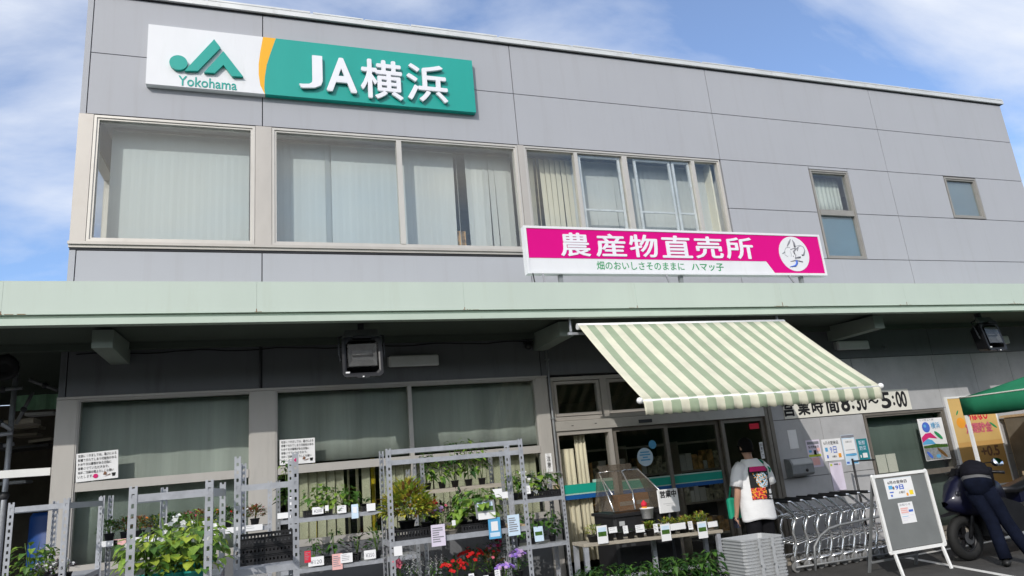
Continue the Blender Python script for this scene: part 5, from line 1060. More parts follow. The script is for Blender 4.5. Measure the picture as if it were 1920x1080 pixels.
m = MB(); m.cyl((8.34,-.30,.0),(8.34,-.30,1.30),.02,.016,8); m.build('pole', 'black_plastic', t); m = MB(); m.cyl((8.34,-.30,1.262),(8.76,-.30,1.25),.012,n=8); m.build('arm', 'black_plastic', t); m = MB(); m.lathe((8.34,-.30,0), [(.18,0),(.18,.03),(.04,.06)], 16); m.build('base', 'black_plastic', t)
random.seed(2)
for i in range(7):
    x = 8.02+i*.09; y = -.28-.05*(i % 3); r_ = random.uniform(.04,.07); t = tag(None or (lambda mm: mm)(MB()).build('x', 'concrete') if False else thing('rock', 'grey cobble beside the cart wheels, %s from the left' % ORD[i], 'stone', (x, y, .045), 'cobbles behind the carts'))
    m = MB(); m.ball((x,y,.045+r_*.7), r_*1.2, r_, r_*.75, 9); 
    for p in m.v: p += Vector((random.uniform(-.008,.008), random.uniform(-.008,.008), random.uniform(-.006,.006)))
    m.build('stone', 'concrete', t)
# ================================================================== A-BOARD
TL, TR, BL, BR = at(1637,893,-2.0), at(1738,889,-2.0), at(1663,1031,-2.25), at(1770,1027,-2.25)
t = thing('a_board', 'grey folding a board with white frame and two holiday notices', 'sign', (7.35, -2.1, 0))
zt = 1.125; zb_ = .265; xl, xr = 6.93, 7.785; yt, yb2 = -2.0, -2.04
def ab(s_, q, off=0.):
    """s_ across 0..1, q down 0..1 on the leaning front board"""
    v = Vector((xl+(xr-xl)*s_, yt+(yb2-yt)*q, zt+(zb_-zt)*q)); n = Vector((0,-(zt-zb_),-(yt-yb2)*-1)).normalized(); return v+Vector((0,-1,.0465)).normalized()*off
def aslab(m, s0, s1, q0, q1, o0, o1, k=0): m.hexa([ab(s0,q1,o0),ab(s0,q1,o1),ab(s0,q0,o1),ab(s0,q0,o0),ab(s1,q1,o0),ab(s1,q1,o1),ab(s1,q0,o1),ab(s1,q0,o0)], k)
m = MB(); aslab(m, .03, .97, .03, .97, -.012, .0); m.build('board', 'board_grey', t)
m = MB()
for a_, b_ in ((ab(0,0),ab(1,0)),(ab(0,1),ab(1,1)),(ab(0,0),ab(0,1)),(ab(1,0),ab(1,1))): m.bar(a_, b_, .036, .03, up=(0,-1,.0465))
for s_ in (0, 1):
    for q in (0, 1): m.ball(ab(s_, q), .027, .018, .027, 8)
m.build('frame', 'white_paint', t, .004)
for s_ in (.06, .94):
    f_ = ab(s_, 1); m = MB(); m.bar(f_, (f_.x, -2.10, .0), .03, .025); m.build('leg', 'white_paint', t)
    f_ = ab(s_, .02, -.05); m = MB(); m.bar(f_, (f_.x, -1.60, .0), .03, .025); m.build('leg', 'steel_dull', t)
m = MB(); m.bar((xl+.05,-1.66,.12),(xr-.05,-1.66,.12),.02,.02); m.build('stretcher', 'steel_dull', t)
def aprint(lab, s0, s1, q0, q1, items, mats, mt='paper'):
    tt = thing('notice_sheet', lab, 'notice', ab((s0+s1)/2, q1, .002), 'holiday notices on the a board'); m = MB(); aslab(m, s0, s1, q0, q1, .001, .004); m.build('sheet', mt, tt)
    U = Vector((1,0,0)); V = (ab(0,0)-ab(0,1)).normalized(); m = MB()
    for it in items:
        if isinstance(it[0], str): o_ = ab(s0+(s1-s0)*it[1], q0+(q1-q0)*it[4], .0042); m.text(it[0], o_, w=(s1-s0)*(xr-xl)*(it[2]-it[1]), h=(it[4]-it[3])*(q1-q0)*(ab(0,0)-ab(0,1)).length, U=U, V=V, depth=.001, m=it[5], bold=it[6] if len(it) > 6 else 0)
        else: aslab(m, s0+(s1-s0)*it[0], s0+(s1-s0)*it[1], q0+(q1-q0)*it[2], q0+(q1-q0)*it[3], .0042, .0052, it[4])
    m.build('print', mats, tt)
aprint('white holiday notice with large blue nine at the top of the a board', .19, .70, .045, .32, [('6月の定休日',.10,.80,.13,.30,0,.03), ('9日',.34,.64,.36,.60,1,.04), ('火曜日',.42,.64,.68,.80,0), (.10,.24,.36,.54,2), (.24,.30,.42,.56,3), (.10,.24,.66,.72,4), (.12,.18,.80,.90,4), (.80,.94,.68,.90,5), (.68,.75,.80,.94,6), (.02,.98,.02,.035,7), (.02,.98,.965,.98,7)], ['ink','ink_blue','ink_sky','ink_brown','ink_blue','ink_yellow','ink_orange','paper_blue'])
aprint('small pink tinted notice with grey heading low on the a board', .335, .60, .385, .66, [('お知らせ',.08,.85,.05,.16,0), (.08,.60,.25,.32,1), (.08,.55,.35,.41,1), (.08,.60,.44,.51,1), (.62,.92,.37,.48,2), (.08,.6,.55,.57,3), (.08,.5,.66,.68,4), (.08,.6,.74,.76,3), (.5,.9,.62,.64,3), (.1,.4,.84,.86,3)], ['ink_grey','paper_pink','ink_blue','paper_lilac','ink_sky'], 'paper_lilac' if False else 'paper')
# ================================================================== TENT
t = thing('canopy_tent', 'green pop up tent with white poles at the right edge', 'tent', (11.2, -2.3, 0))
X0, X1, Y0, Y1 = 9.93, 12.6, -3.6, -1.0; zv, ze = 1.775, 2.03
m = MB(); n = 12
def edge(pa, pb): return [tuple(Vector(pa).lerp(Vector(pb), i/n)) for i in range(n)]
loop = edge((X0,Y1),(X0,Y0))+edge((X0,Y0),(X1,Y0))+edge((X1,Y0),(X1,Y1))+edge((X1,Y1),(X0,Y1))
C = Vector(((X0+X1)/2, (Y0+Y1)/2, 2.55))
rings = []
for q in (0, .25, .5, .75, 1): rings.append([(x+(C.x-x)*q, y+(C.y-y)*q, ze+(C.z-ze)*q-.10*math.sin(math.pi*q)*(1-abs(2*((i % n)/n)-1))-.03*math.sin(math.pi*q)) for i, (x, y) in enumerate(loop)])
m.rings(rings, 0, False, True); o = m.build('roof', 'tent_green', t); so_ = o.modifiers.new('thick', 'SOLIDIFY'); so_.thickness = .004
m = MB(); m.rings([[(x, y, z+.012*math.sin(i*.8)*(ze-z)/.25) for i, (x, y) in enumerate(loop)] for z in (ze, (ze+zv)/2, zv)], 0, False, True); o = m.build('valance', 'tent_green', t); so_ = o.modifiers.new('thick', 'SOLIDIFY'); so_.thickness = .004
m = MB(); m.tube([(x, y, ze+.006) for x, y in loop]+[(*loop[0], ze+.006)], .012, 6); m.build('trim', 'tent_trim', t)
for x, y in ((X0+.02,Y1-.03),(X1-.02,Y1-.03),(X0+.02,Y0+.03),(X1-.02,Y0+.03)):
    m = MB(); m.box(x-.02, x+.02, y-.02, y+.02, 0, ze-.01); m.build('pole', 'white_paint', t)
t = thing('folding_table', 'pale wooden table under the green tent at the right edge', 'table', (11.3, -1.6, 0))
m = MB(); m.box(10.62, 12.2, -1.75, -1.15, .84, .90); m.build('top', 'wood', t, .004)
for x, y in ((10.68,-1.70),(12.1,-1.70),(10.68,-1.20),(12.1,-1.20)): m = MB(); m.box(x-.02, x+.02, y-.02, y+.02, 0, .839); m.build('leg', 'dark_grey', t)
t = thing('cabinet', 'tan wooden cabinet with a dark side behind the tent table', 'cabinet', (12.4, -.5, 0))
m = MB(); m.box(11.97, 13.1, -.9, -.1, 0, 1.70); m.build('body', 'carton', t, .005); m = MB(); m.box(11.93, 13.14, -.94, -.06, 1.701, 1.74); m.build('top', 'wood', t); m = MB(); m.box(11.95, 11.969, -.88, -.12, .02, 1.69); m.build('side_panel', 'interior_dark', t)
t = thing('crate', 'red plastic crate on the ground under the tent table', 'crate', (11.05, -1.45, 0)); m = MB(); m.cbox(10.8, 11.4, -1.65, -1.25, 0, .72, .02); m.build('body', 'ink_red', t); m = MB(); m.box(10.78, 11.42, -1.67, -1.23, .68, .715); m.build('rim', 'ink_red', t)
# ================================================================== MOTORCYCLE
mx_, my_ = 8.30, -1.9
t = thing('motorcycle', 'dark blue motorcycle parked facing the a board under the bent rider', 'motorcycle', (mx_+.6, my_, 0))
def wheel(cx, nm):
    m = MB(); 
    m.rings([[(cx+(.21+.062*math.cos(a))*math.cos(b), my_+.058*math.sin(a), .272+(.21+.062*math.cos(a))*math.sin(b)) for a in [6.283*k/8 for k in range(8)]] for b in [6.2832*j/28 for j in range(29)]], 0, False, True); wl = m.build('wheel', 'black_rubber', t)
    m = MB()
    m.rings([[(cx+(.155+.014*math.cos(a))*math.cos(b), my_+.036*math.sin(a), .27+(.155+.014*math.cos(a))*math.sin(b)) for a in [6.283*k/6 for k in range(6)]] for b in [6.2832*j/28 for j in range(29)]], 0, False, True)
    for j in range(5): b = 6.283*j/5+.3; m.bar((cx,my_,.27),(cx+.155*math.cos(b),my_,.27+.155*math.sin(b)),.03,.04,up=(0,1,0))
    m.cyl((cx,my_-.05,.27),(cx,my_+.05,.27),.035,n=12); m.build('rim', 'bike_black', wl)
    m = MB(); m.lathe((cx,my_-.06,.27), [(.04,0),(.075,0),(.075,.004),(.04,.004)], 20, 0, axis=(0,-1,0), sm=False); m.build('brake_disc', 'dark_grey', wl)
wheel(mx_, 0); wheel(mx_+1.22, 1)
m = MB()
for yy in (-.075, .075): m.tube([(mx_,my_+yy,.27),(mx_+.30,my_+yy,.92)], [.026,.022], 8)
m.build('fork', 'bike_black', t)
m = MB(); m.rings([[(mx_-.34+.02*k,my_-.05,.55),(mx_-.34+.02*k,my_+.05,.55),(mx_-.30+.02*k,my_,.575)] for k in (0,)]+[[(mx_-.05,my_-.07,.575),(mx_-.05,my_+.07,.575),(mx_-.05,my_,.615)],[(mx_+.22,my_-.08,.52),(mx_+.22,my_+.08,.52),(mx_+.22,my_,.58)]], 0, True); m.build('mudguard', 'bike_black', t)
m = MB()
for yy in (-1, 1):
    m.rings([[(mx_+dx, my_+yy*w0, z) for dx, z in ((.16,.62),(.30,.30),(.52,.17),(.92,.19),(1.02,.36),(.92,.60),(.62,.70),(.36,.72))] for w0 in (.12, .155)], 0, True)
m.build('side_cover', 'bike_black', t)
m = MB(); m.rings([[(mx_+.20,my_-wd,z),(mx_+.20,my_+wd,z),(mx_+.27,my_+wd,z),(mx_+.27,my_-wd,z)] for wd, z in ((.20,.62),(.23,.80),(.20,.98),(.13,1.10))], 0, True); m.build('leg_shield', 'bike_black', t)
m = MB()  # front cowl with beak
sec = [(-.22,.66,.70,.03),(-.12,.60,.82,.10),(.0,.55,.95,.16),(.16,.52,1.03,.19),(.32,.56,1.03,.18)]
m.rings([[(mx_+dx,my_-wd,z0+.06),(mx_+dx,my_-wd*.6,z0),(mx_+dx,my_+wd*.6,z0),(mx_+dx,my_+wd,z0+.06),(mx_+dx,my_+wd*.8,z1-.04),(mx_+dx,my_,z1),(mx_+dx,my_-wd*.8,z1-.04)] for dx, z0, z1, wd in sec], 0, True, True); m.build('fairing', 'blue_bike', t)
m = MB(); m.ball((mx_-.04,my_-.09,.80),.06,.03,.05); m.build('headlight', 'headlamp', t)
m = MB(); q = at(1813, 904, my_-.30); m.ball(q,.024,.022,.05); m.tube([q, (mx_+.16,my_-.1,.97)], .008, 6); m.build('turn_signal', 'reflector_green', t)
m = MB(); q = at(1817, 896, my_-.12); m.ball(q,.10,.09,.13,14); m.tube([q,(mx_+.2,my_,.95)],.04,8); m.build('meter_cowl', 'bike_black', t)
m = MB(); sec = [(.30,.66,.92,.13),(.42,.66,.98,.17),(.62,.66,.94,.15),(.75,.68,.82,.10)]
m.rings([[(mx_+dx,my_-wd,z0),(mx_+dx,my_+wd,z0),(mx_+dx,my_+wd,z1-.06),(mx_+dx,my_+wd*.5,z1),(mx_+dx,my_-wd*.5,z1),(mx_+dx,my_-wd,z1-.06)] for dx, z0, z1, wd in sec], 0, True, True); m.build('tank', 'blue_bike', t)
m = MB(); sec = [(.72,.74,.82,.09),(.95,.73,.80,.13),(1.25,.78,.86,.12),(1.5,.86,.92,.08)]
m.rings([[(mx_+dx,my_-wd,z0),(mx_+dx,my_+wd,z0),(mx_+dx,my_+wd*.9,z1),(mx_+dx,my_-wd*.9,z1)] for dx, z0, z1, wd in sec], 0, True, True); m.build('seat', 'bike_black', t)
m = MB(); m.rings([[(mx_+dx,my_-.1,z0),(mx_+dx,my_+.1,z0),(mx_+dx,my_+.1,z1),(mx_+dx,my_-.1,z1)] for dx, z0, z1 in ((1.0,.60,.74),(1.3,.66,.79),(1.56,.82,.88))], 0, True); m.build('tail_cowl', 'blue_bike', t)
m = MB(); m.cbox(mx_+.42, mx_+.78, my_-.13, my_+.13, .24, .60, .03); m.cyl((mx_+.55,my_-.18,.36),(mx_+.55,my_+.18,.36),.10,n=14); m.build('engine', 'dark_grey', t)
m = MB(); m.tube([(mx_+.38,my_-.1,.5),(mx_+.30,my_-.12,.32),(mx_+.45,my_-.14,.22),(mx_+.9,my_-.16,.24),(mx_+1.3,my_-.18,.38)], [.02,.02,.022,.035,.05], 8); m.build('exhaust', 'steel_dull', t)
m = MB(); m.bar((mx_+.32,my_,.90),(mx_+.5,my_,.55),.06,.05); m.bar((mx_+.62,my_,.40),(mx_+1.22,my_,.27),.09,.06); m.build('frame', 'bike_black', t)
m = MB(); m.tube([(mx_+.40,my_-.38,1.02),(mx_+.34,my_-.22,1.05),(mx_+.30,my_,1.0),(mx_+.34,my_+.22,1.05),(mx_+.40,my_+.38,1.02)], .013, 8); m.cyl((mx_+.42,my_-.41,1.02),(mx_+.37,my_-.28,1.035),.019,n=8); m.cyl((mx_+.42,my_+.41,1.02),(mx_+.37,my_+.28,1.035),.019,n=8); m.build('handlebar', 'bike_black', t)
q = at(1868, 866, -1.72)
m = MB(); m.tube([(mx_+.33,my_+.24,1.04),(mx_+.40,my_+.2,1.12),(q.x,q.y+.03,q.z)], .008, 6); m.ball((q.x,q.y+.012,q.z), .085, .018, .058, 14); mr = m.build('mirror', 'bike_black', t); m = MB(); m.lathe((q.x,q.y-.024,q.z), [(0,0),(.082,0),(.082,.006),(0,.008)], 20, 0, axis=(0,-1,.35))
for p in m.v: p.z = q.z+(p.z-q.z)*.72
m.build('mirror_glass', 'mirror', mr)
q = at(1795, 905, -1.9); m = MB(); m.tube([(mx_+.33,my_-.24,1.04),(mx_+.20,my_-.30,1.07),(mx_+.05,my_-.34,1.08)], .008, 6); m.ball((mx_+.03,my_-.35,1.08), .02, .075, .045, 10); m.build('mirror', 'bike_black', t)
# ================================================================== PEOPLE
def skin_mesh(V, E, Rd, lvl=2):
    me = bpy.data.meshes.new('tmp'); me.from_pydata(V, E, []); o = bpy.data.objects.new('tmp', me); col.objects.link(o)
    sk = o.modifiers.new('s', 'SKIN'); sk.use_smooth_shade = True
    for i, r in enumerate(Rd): me.skin_vertices[0].data[i].radius = r if isinstance(r, tuple) else (r, r)
    me.skin_vertices[0].data[0].use_root = True
    sb = o.modifiers.new('u', 'SUBSURF'); sb.levels = lvl; sb.render_levels = lvl
    dg = bpy.context.evaluated_depsgraph_get(); ev = o.evaluated_get(dg); m2 = ev.to_mesh(); m = MB()
    m.v = [Vector(v.co) for v in m2.vertices]; m.f = [tuple(p.vertices) for p in m2.polygons]; m.m = [0]*len(m.f); m.s = [True]*len(m.f)
    ev.to_mesh_clear(); bpy.data.objects.remove(o); bpy.data.meshes.remove(me); return m
def chainer():
    return [], [], []
def add_chain(S, pts, start=None):
    V, E, Rd = S; prev = start
    for p, r in pts:
        V.append(tuple(p)); Rd.append(r); i = len(V)-1
        if prev is not None: E.append((prev, i))
        prev = i
    return prev
def limb_fingers(S, wrist, hd, side, root):
    """a palm and five separate bent fingers growing from the wrist, hd = hand direction, side = towards the thumb"""
    hd = Vector(hd).normalized(); side = Vector(side); side = (side-hd*side.dot(hd)).normalized(); nrm = hd.cross(side)
    wv = Vector(wrist); palm = add_chain(S, [(wv+hd*.035, (.026,.018)), (wv+hd*.075, (.036,.016))], root)
    for k, (o_, ln) in enumerate(((.030,.072),(.010,.080),(-.011,.074),(-.031,.058))):
        b = wv+hd*.085+side*o_; add_chain(S, [(b, .0095), (b+hd*ln*.45+nrm*.006, .0088), (b+hd*ln*.75+nrm*.022, .0080), (b+hd*ln*.92+nrm*.040, .0072)], palm)
    b = wv+hd*.03+side*.026; add_chain(S, [(b, .011), (b+hd*.03+side*.022, .0100), (b+hd*.055+side*.026+nrm*.012, .0085)], root+1)
# --- customer in the doorway, seen from behind
px, py, fz = 5.52, -1.6, 0.
P1 = thing('person', 'person in white printed t shirt and black trousers standing with back to the camera', 'person', (px, py, 0))
S = chainer(); V, E, Rd = S
add_chain(S, [((px,py,.90),(.14,.10)), ((px,py,1.05),(.135,.10)), ((px,py,1.22),(.16,.105)), ((px,py,1.36),(.15,.09)), ((px,py,1.44),(.06,.06)), ((px,py+.012,1.50),(.052,.056)), ((px,py+.03,1.56),(.068,.082)), ((px,py+.03,1.63),(.074,.094)), ((px,py+.025,1.675),(.055,.07))])
tips = {}
for s_ in (-1, 1):
    el = Vector((px+s_*.275, py+(.0 if s_ < 0 else .05), 1.09)); wr = Vector((px+s_*(.285 if s_ < 0 else .24), py+(.07 if s_ < 0 else .20), .86 if s_ < 0 else .93))
    a = add_chain(S, [((px+s_*.175,py,1.375),.058), ((px+s_*.235,py-.005,1.25),.050), (el,.042), ((el+wr)/2+Vector((0,.01,0)),.039), (wr,.027)], 3)
    hd = (wr-el).normalized(); limb_fingers(S, wr, hd, (0, 1, .2), a); tips[s_] = wr+hd*.10
    a = add_chain(S, [((px+s_*.095,py,.84),.088), ((px+s_*.10,py+.01,.47),.058), ((px+s_*.10,py-.01,.10),.042), ((px+s_*.10,py-.02,.06),.04), ((px+s_*.105,py+.12,.03),.035)], 0)
m = skin_mesh(*S); m.build('body', 'skin', P1)
m = MB()   # nose, brow, lips on the far side of the head, and the ears
for s_ in (-1, 1): m.ball((px+s_*.078,py+.03,1.595),.010,.022,.033); m.ball((px+s_*.030,py+.108,1.605),.012,.008,.008)
m.ball((px,py+.122,1.58),.014,.02,.022); m.ball((px,py+.112,1.545),.024,.008,.008); m.build('face', 'skin_pale', P1)
m = MB(); rr = random.Random(5); rings = []
for i in range(9):
    ph = math.pi*i/11; ring = []
    for j in range(24):
        b = 6.283*j/24; fr_ = math.sin(b); k = 1+.03*rr.uniform(-1,1); lowcut = 1.0
        z = 1.625+.098*math.cos(ph); rx_ = .086*math.sin(ph)*k+.004; ry_ = .108*math.sin(ph)*k+.004
        if i > 5 and fr_ > .25: z = 1.625+.098*math.cos(math.pi*5.3/11)
        if i > 5 and fr_ > .25: rx_, ry_ = .080, .098
        if i == 8: rx_ *= 1.35; ry_ *= 1.28; z = 1.545 if fr_ <= .25 else z
        ring.append((px+rx_*math.cos(b), py+.025+ry_*math.sin(b), z))
    rings.append(ring)
m.rings(rings, 0, True, True); m.build('hair', 'hair', P1)
# t-shirt: lofted torso with sleeves
m = MB(); NSg = 40
def torso(b, z):
    q = (z-.78)/.68
    wx = .235+.012*math.sin(b*5+z*9)*(1-q)+(.02 if q < .8 else 0); wx = .245-.02*q if q < .82 else .245-.02*.82-(q-.82)*.65
    dy_ = .148-.01*q if q < .82 else .14-(q-.82)*.36
    f = 1+.022*math.sin(b*7+z*14)*(1-q)
    return (px+wx*f*math.cos(b), py+dy_*f*math.sin(b)-(.012 if math.sin(b) < 0 else 0), z+.012*math.sin(b*3+1)*(1-q))
zs = [.775,.80,.86,.94,1.02,1.10,1.18,1.26,1.33,1.38,1.42,1.45,1.465]
m.rings([[torso(6.2832*j/NSg, z) for j in range(NSg)] for z in zs], 0, False, True)
for s_ in (-1, 1):
    c_ = [(Vector((px+s_*.15,py,1.385)),.074,.09),(Vector((px+s_*.215,py-.003,1.34)),.068,.09),(Vector((px+s_*.255,py-.004,1.25)),.070,.085),(Vector((px+s_*.28,py+.0,1.16)),.073,.082)]
    rg = []
    for i, (c, ra, rb) in enumerate(c_):
        tdir = (c_[min(i+1,3)][0]-c_[max(i-1,0)][0]).normalized(); u_ = Vector((0,1,0)); v_ = tdir.cross(u_)
        rg.append([c+u_*rb*math.cos(6.2832*j/18)+v_*ra*math.sin(6.2832*j/18)*(1+.05*math.sin(j*2.1)) for j in range(18)])
    m.rings(rg, 0, False, True)
o = m.build('t_shirt', 'tee', P1); so_ = o.modifiers.new('thick', 'SOLIDIFY'); so_.thickness = .004; so_.offset = 1
m = MB(); nx, nz = 30, 40; rr = random.Random(12)
def bp(i, j, off=.011):
    b = -math.pi/2+(-.78+1.56*i/nx)+.08; z = 1.0+.375*j/nz; p = Vector(torso(b, z)); return p+Vector((math.cos(b)*.5, math.sin(b), 0)).normalized()*off
for i in range(nx):
    for j in range(nz):
        u_, v_ = i/nx, j/nz; k = 0
        if v_ > .84 and .06 < u_ < .9: k = 1
        d_ = math.hypot((u_-.52)*1.0, (v_-.56)*1.25)
        if d_ < .28: k = 2 if rr.random() < .6 else rr.choice([0,3,4])
        if .62 < v_ < .80 and rr.random() < .35 and .15 < u_ < .95: k = rr.choice([3,4,2])
        if v_ < .34 and u_ < .62-.3*abs(v_-.2) : k = 5 if rr.random() < .5 else rr.choice([4,4,0])
        if .16 < v_ < .30 and u_ > .74: k = 6
        if v_ < .12 and u_ > .72: k = 6 if rr.random() < .6 else 0
        m.poly([bp(i,j), bp(i+1,j), bp(i+1,j+1), bp(i,j+1)], k, True)
o = m.build('shirt_print', ['ink', 'ink_magenta', 'paper_blue', 'ink_teal', 'ink_orange', 'ink_red', 'paper'], P1)
m = MB()
for s_ in (-1, 1):
    pr_ = [(.01,.105,-.0,.90,.128),(.0,.10,.0,.80,.115),(.0,.105,.012,.50,.088),(.0,.107,.0,.25,.080),(.0,.107,-.005,.055,.078)]
    m.rings([[(px+s_*cx_+r_*math.cos(6.2832*j/20)*(1+.04*math.sin(j*1.9+z*20)), py+cy_+r_*math.sin(6.2832*j/20)*(1+.04*math.sin(j*1.3+z*17)), z) for j in range(20)] for _, cx_, cy_, z, r_ in pr_], 0, True, True)
m.rings([[(px+.215*math.cos(6.2832*j/24), py+.13*math.sin(6.2832*j/24), z) for j in range(24)] for z in (.80,.88,.96)], 0, True, True); m.build('trousers', 'trouser_black', P1)
for s_ in (-1, 1): m = MB(); m.ball((px+s_*.107,py+.05,.05),.05,.14,.05,12); m.build('shoe', 'shoe', P1)
SX = .87; P1.scale = (SX, .92, 1.0)
hp = tips[-1]; hp = Vector((px+(hp.x-px)*SX, py+(hp.y-py)*.92, hp.z))
t = thing('phone', 'dark phone held low in the left hand of the white shirted customer', 'phone', (hp.x, hp.y, hp.z-.05)); m = MB(); m.cbox(hp.x-.01, hp.x+.015, hp.y-.03, hp.y+.05, hp.z-.06, hp.z+.06, .006); m.build('case', 'navy_dark', t); m = MB(); m.box(hp.x-.0125, hp.x-.0101, hp.y-.024, hp.y+.044, hp.z-.05, hp.z+.05); m.build('screen', 'headlamp', t)
t = thing('shoulder_bag', 'small green bag hanging at the side of the white shirted customer', 'bag', (px-.17, py+.22, .80)); m = MB(); m.cbox(px-.265, px-.05, py+.155, py+.23, .80, 1.04, .02); m.build('pouch', 'bag_green', t, .01); m = MB(); m.tube([(px-.23,py+.19,1.03),(px-.15,py+.17,1.30),(px+.06,py+.10,1.475),(px+.15,py-.02,1.435),(px+.20,py-.10,1.33),(px+.215,py-.02,1.20)], .012, 6); m.build('strap', 'bag_green', t)
# --- rider bending over the motorcycle, seen from behind
qx, qy = 8.62, -2.42
P2 = thing('person', 'person in dark jacket and navy trousers bending forward over the parked motorcycle', 'person', (qx, qy, 0))
hipc = Vector((qx-.08,qy+.02,.90)); lf = Vector((8.20,-2.50,.05)); rf = Vector((8.55,-2.52,.05)) if False else Vector((8.47,-2.66,.05))
lf = Vector((8.17,-2.47,.05)); hipc = Vector((8.20,-2.33,.90)); rf = Vector((8.43,-2.62,.05))
S = chainer(); V, E, Rd = S
f_ = Vector((.74,.62,.16)).normalized(); sd_ = Vector((.64,-.77,0)).normalized()
c1, c2, c3 = hipc+f_*.15+Vector((0,0,.06)), hipc+f_*.32+Vector((0,0,.10)), hipc+f_*.46+Vector((0,0,.09))
hd_ = c3+f_*.14+Vector((0,0,-.04))
add_chain(S, [(hipc,(.10,.07)), (c1,(.12,.09)), (c2,(.12,.09)), (c3,(.10,.075)), (c3+f_*.07,.055), (hd_,(.07,.085)), (hd_+f_*.10+Vector((0,0,-.04)),(.068,.08))])
for s_ in (-1, 1):
    sh = c3+sd_*s_*.125; el = sh+sd_*s_*.02+Vector((.06,.05,-.20)); wr = Vector((mx_+.42+ (.0), my_-.20 if s_ < 0 else my_+.24, 1.0)); wr = el+Vector((.17,.15,-.02))
    a = add_chain(S, [(c3+sd_*s_*.10,.05), (sh,.048), (el,.040), (wr,.030)], 3); limb_fingers(S, wr, Vector((.74,.62,-.2)), -sd_*s_, a)
    ft_ = lf if s_ < 0 else rf; kn = (hipc+ft_)/2+Vector((.05,.04,.02))
    add_chain(S, [(hipc+sd_*s_*.075+Vector((0,0,-.06)),.055), (kn,.042), (ft_+Vector((0,0,.06)),.045), (ft_+Vector((.08,.07,-.01)),.036)], 0)
m = skin_mesh(*S); m.build('body', 'skin_pale', P2)
m = MB(); m.ball(hd_+f_*.06+Vector((0,0,.01)), .088, .11, .098, 14); m.build('hair', 'hair', P2)
m = MB(); m.ball(hd_+f_*.13+Vector((0,0,-.09)), .014, .02, .02); m.ball(hd_+f_*.08+Vector((-.03,0,-.095)), .01, .01, .008); m.ball(hd_+f_*.08+Vector((.03,0,-.095)), .01, .01, .008); m.build('face', 'skin_pale', P2)
m = MB()
def ov(c, ax, rx_, rz_, n=22, ph=0): 
    ax = ax.normalized(); s2 = ax.cross(Vector((0,0,1))).normalized(); u2 = s2.cross(ax); return [c+s2*rx_*math.cos(6.2832*j/n)*(1+.03*math.sin(j*2.3+ph))+u2*rz_*math.sin(6.2832*j/n)*(1+.03*math.sin(j*1.7+ph)) for j in range(n)]
up_ = Vector((.3,.25,.9))
m.rings([ov(hipc+Vector((0,.0,.10)), up_, .150,.125,ph=1), ov(hipc+Vector((.04,.035,.15)), up_, .160,.13,ph=2), ov(c1+Vector((.015,.012,.045)), f_, .150,.13,ph=3), ov(c2+Vector((0,0,.02)), f_, .155,.13,ph=4), ov(c3, f_, .150,.11,ph=5), ov(c3+f_*.08, f_, .10,.08), ov(c3+f_*.10, f_, .07,.065)], 0, True, True)
for s_ in (-1, 1):
    sh = c3+sd_*s_*.125; el = sh+sd_*s_*.02+Vector((.06,.05,-.20)); wr = el+Vector((.17,.15,-.02)); m.tube([c3+sd_*s_*.09, sh+sd_*s_*.02, el, (el+wr)/2, wr-Vector((0,.03,0))], [.066,.060,.052,.046,.042], 12)
m.build('jacket', 'jacket', P2)
m = MB(); m.rings([ov(hipc+Vector((0,0,.065)), up_, .153,.118), ov(hipc+Vector((0,.01,.10)), up_, .155,.121)], 0, False, True); m.rings([ov(hipc+Vector((0,0,.065)), up_, .147,.112), ov(hipc+Vector((0,.01,.10)), up_, .149,.115)], 0, False, True); m.build('belt', 'belt', P2)
m = MB(); m.rings([ov(hipc+Vector((0,0,-.14)), Vector((0,0,1)), .13,.10), ov(hipc+Vector((0,-.01,-.06)), Vector((0,.1,1)), .160,.13), ov(hipc+Vector((0,0,.02)), up_, .158,.125), ov(hipc+Vector((0,0,.09)), up_, .148,.113)], 0, True, True)
for s_ in (-1, 1):
    ft_ = lf if s_ < 0 else rf; kn = (hipc+ft_)/2+Vector((.05,.04,.02)); h0 = hipc+sd_*s_*.075+Vector((0,0,-.03)); m.tube([h0, h0.lerp(kn,.5), kn, kn.lerp(ft_,.5), ft_+Vector((0,0,.03))], [.092,.086,.074,.070,.068], 16)
m.build('trousers', 'trouser_navy', P2)
for ft_ in (lf, rf):
    m = MB(); m.ball((0,0,0),.14,.05,.048,12); rt = Matrix.Rotation(math.atan2(.62,.74), 3, 'Z')
    m.v = [rt@p+ft_+Vector((.04,.033,-.004)) for p in m.v]; m.build('shoe', 'shoe', P2)
# ================================================================== LEFT STORAGE UNDER THE CANOPY
t = thing('storage_shed', 'dark open storage bay left of the shop under the canopy', 'shed', (-5.5, 3, 0))
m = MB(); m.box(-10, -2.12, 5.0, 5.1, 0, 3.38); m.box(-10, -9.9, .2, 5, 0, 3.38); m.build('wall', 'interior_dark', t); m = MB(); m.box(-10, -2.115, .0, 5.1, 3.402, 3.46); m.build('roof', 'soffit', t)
def frame_pipe(lab, pts, r=.024, mt='galv'): 
    t = thing('scaffold_pipe', lab, 'pipe', pts[0], 'scaffold pipes in the storage bay'); m = MB(); m.tube(pts, r, 8); m.build('tube', mt, t); m = MB(); p = Vector(pts[0]).lerp(Vector(pts[1]), .55); m.ball(p, r*1.8, r*1.8, r*1.8, 8); m.build('clamp', 'dark_grey', t)
y = .6
def A(u, v, yy=.6): return tuple(at(u, v, yy))
b_ = at(10, 950, .6)
frame_pipe('upright scaffold pipe left of the end pier', [(b_.x-.02,.6,0),(at(28,720,.6).x,.6,3.3)], .03)
frame_pipe('dark diagonal brace meeting the upright scaffold pipe', [A(62,735,.7),A(30,795,.7)], .02, 'steel_dull')
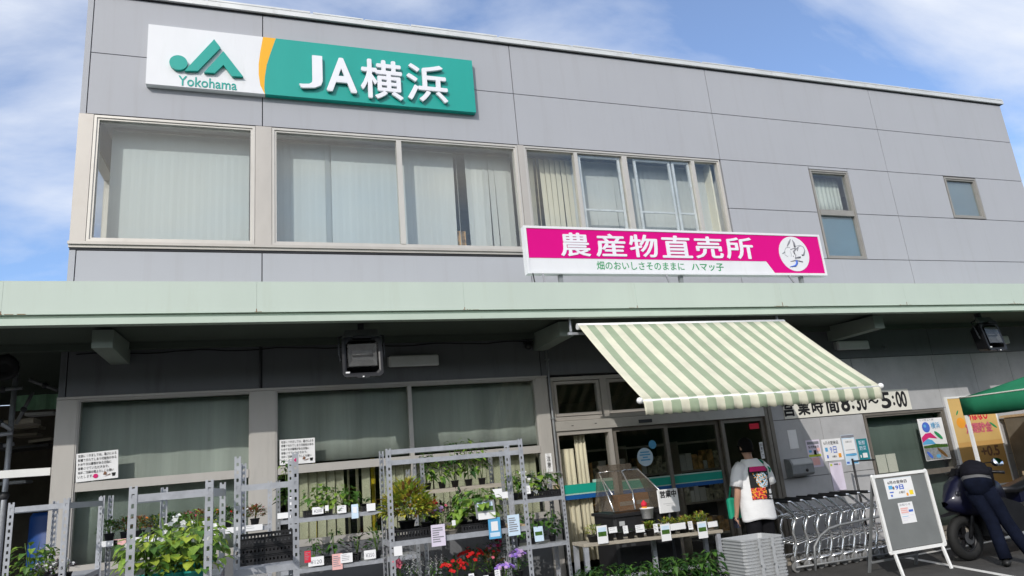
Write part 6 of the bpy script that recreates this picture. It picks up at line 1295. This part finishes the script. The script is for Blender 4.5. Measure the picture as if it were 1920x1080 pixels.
frame_pipe('short level pipe crossing the upright near the top', [A(-40,735,.55),A(42,727,.55)], .022, 'steel_dull')
frame_pipe('sloping pipe running into the clamp from the left', [A(-30,775,.5),A(22,806,.5)], .024)
frame_pipe('level pipe running left from the lower clamp', [A(-40,820,.5),A(24,812,.5)], .022)
frame_pipe('roof level pipe sloping down to the end pier', [A(55,712,1.2),A(108,732,1.2)], .022, 'steel_dull')
frame_pipe('lower level pipe crossing behind the upright', [A(-30,842,.8),A(26,832,.8)], .022)
def plank(lab, a_, b_, w_, h_, mt): 
    t = thing('stored_plank', lab, 'plank', a_, 'stored planks in the bay'); m = MB(); m.bar(a_, b_, w_, h_); m.build('plank', mt, t)
plank('wide white board stored across the bay beside the end pier', A(-40,893,.15), A(97,884,.15), .12, .08, 'white_paint')
plank('grey board stored above the blue drum', A(-30,910,1.8), A(55,903,1.8), .3, .035, 'steel_dull')
plank('tan plank stored high behind the pipes', A(5,797,1.0), A(70,790,1.0), .3, .06, 'wood_grey')
plank('thin tan plank second from the top', A(25,805,2.1), A(80,801,2.1), .3, .03, 'wood_grey')
plank('grey plank below the tan planks', A(30,818,2.2), A(75,815,2.2), .3, .03, 'wood_grey')
plank('short pale plank ending at the pier', A(60,830,1.9), A(102,824,1.9), .3, .035, 'wood_grey')
plank('dark plank low in the plank pile', A(10,845,1.9), A(100,836,1.9), .5, .03, 'black_plastic')
plank('thin white strip high in the bay', A(50,778,3.0), A(104,775,3.0), .2, .04, 'white_paint')
t = thing('shade_net', 'pale green shade net hanging at the back of the bay', 'net', A(70,762,4.0)); m = MB(); a_, b_ = at(26,735,4.0), at(120,766,4.0); m.rings([[(a_.x+(b_.x-a_.x)*i/14, 4.0+.03*math.sin(i*1.3), z) for i in range(15)]+[(a_.x+(b_.x-a_.x)*i/14, 4.004+.03*math.sin(i*1.3), z) for i in reversed(range(15))] for z in (b_.z, a_.z+.08)], 0); m.build('net', 'net_green', t)
q = at(103, 1000, 1.4); t = thing('drum', 'blue plastic drum standing in the bay beside the end pier', 'drum', (q.x, 1.4, 0)); m = MB(); m.lathe((q.x,1.4,0), [(.25,0),(.27,.03),(.27,.4),(.28,.42),(.27,.44),(.27,.82),(.28,.84),(.27,.86),(.27,1.55),(.24,1.6),(.0,1.6)], 22); m.build('body', 'blue_barrel', t); m = MB(); m.lathe((q.x+.1,1.4,1.6), [(.04,0),(.04,.03),(0,.03)], 12); m.build('cap', 'black_plastic', t)
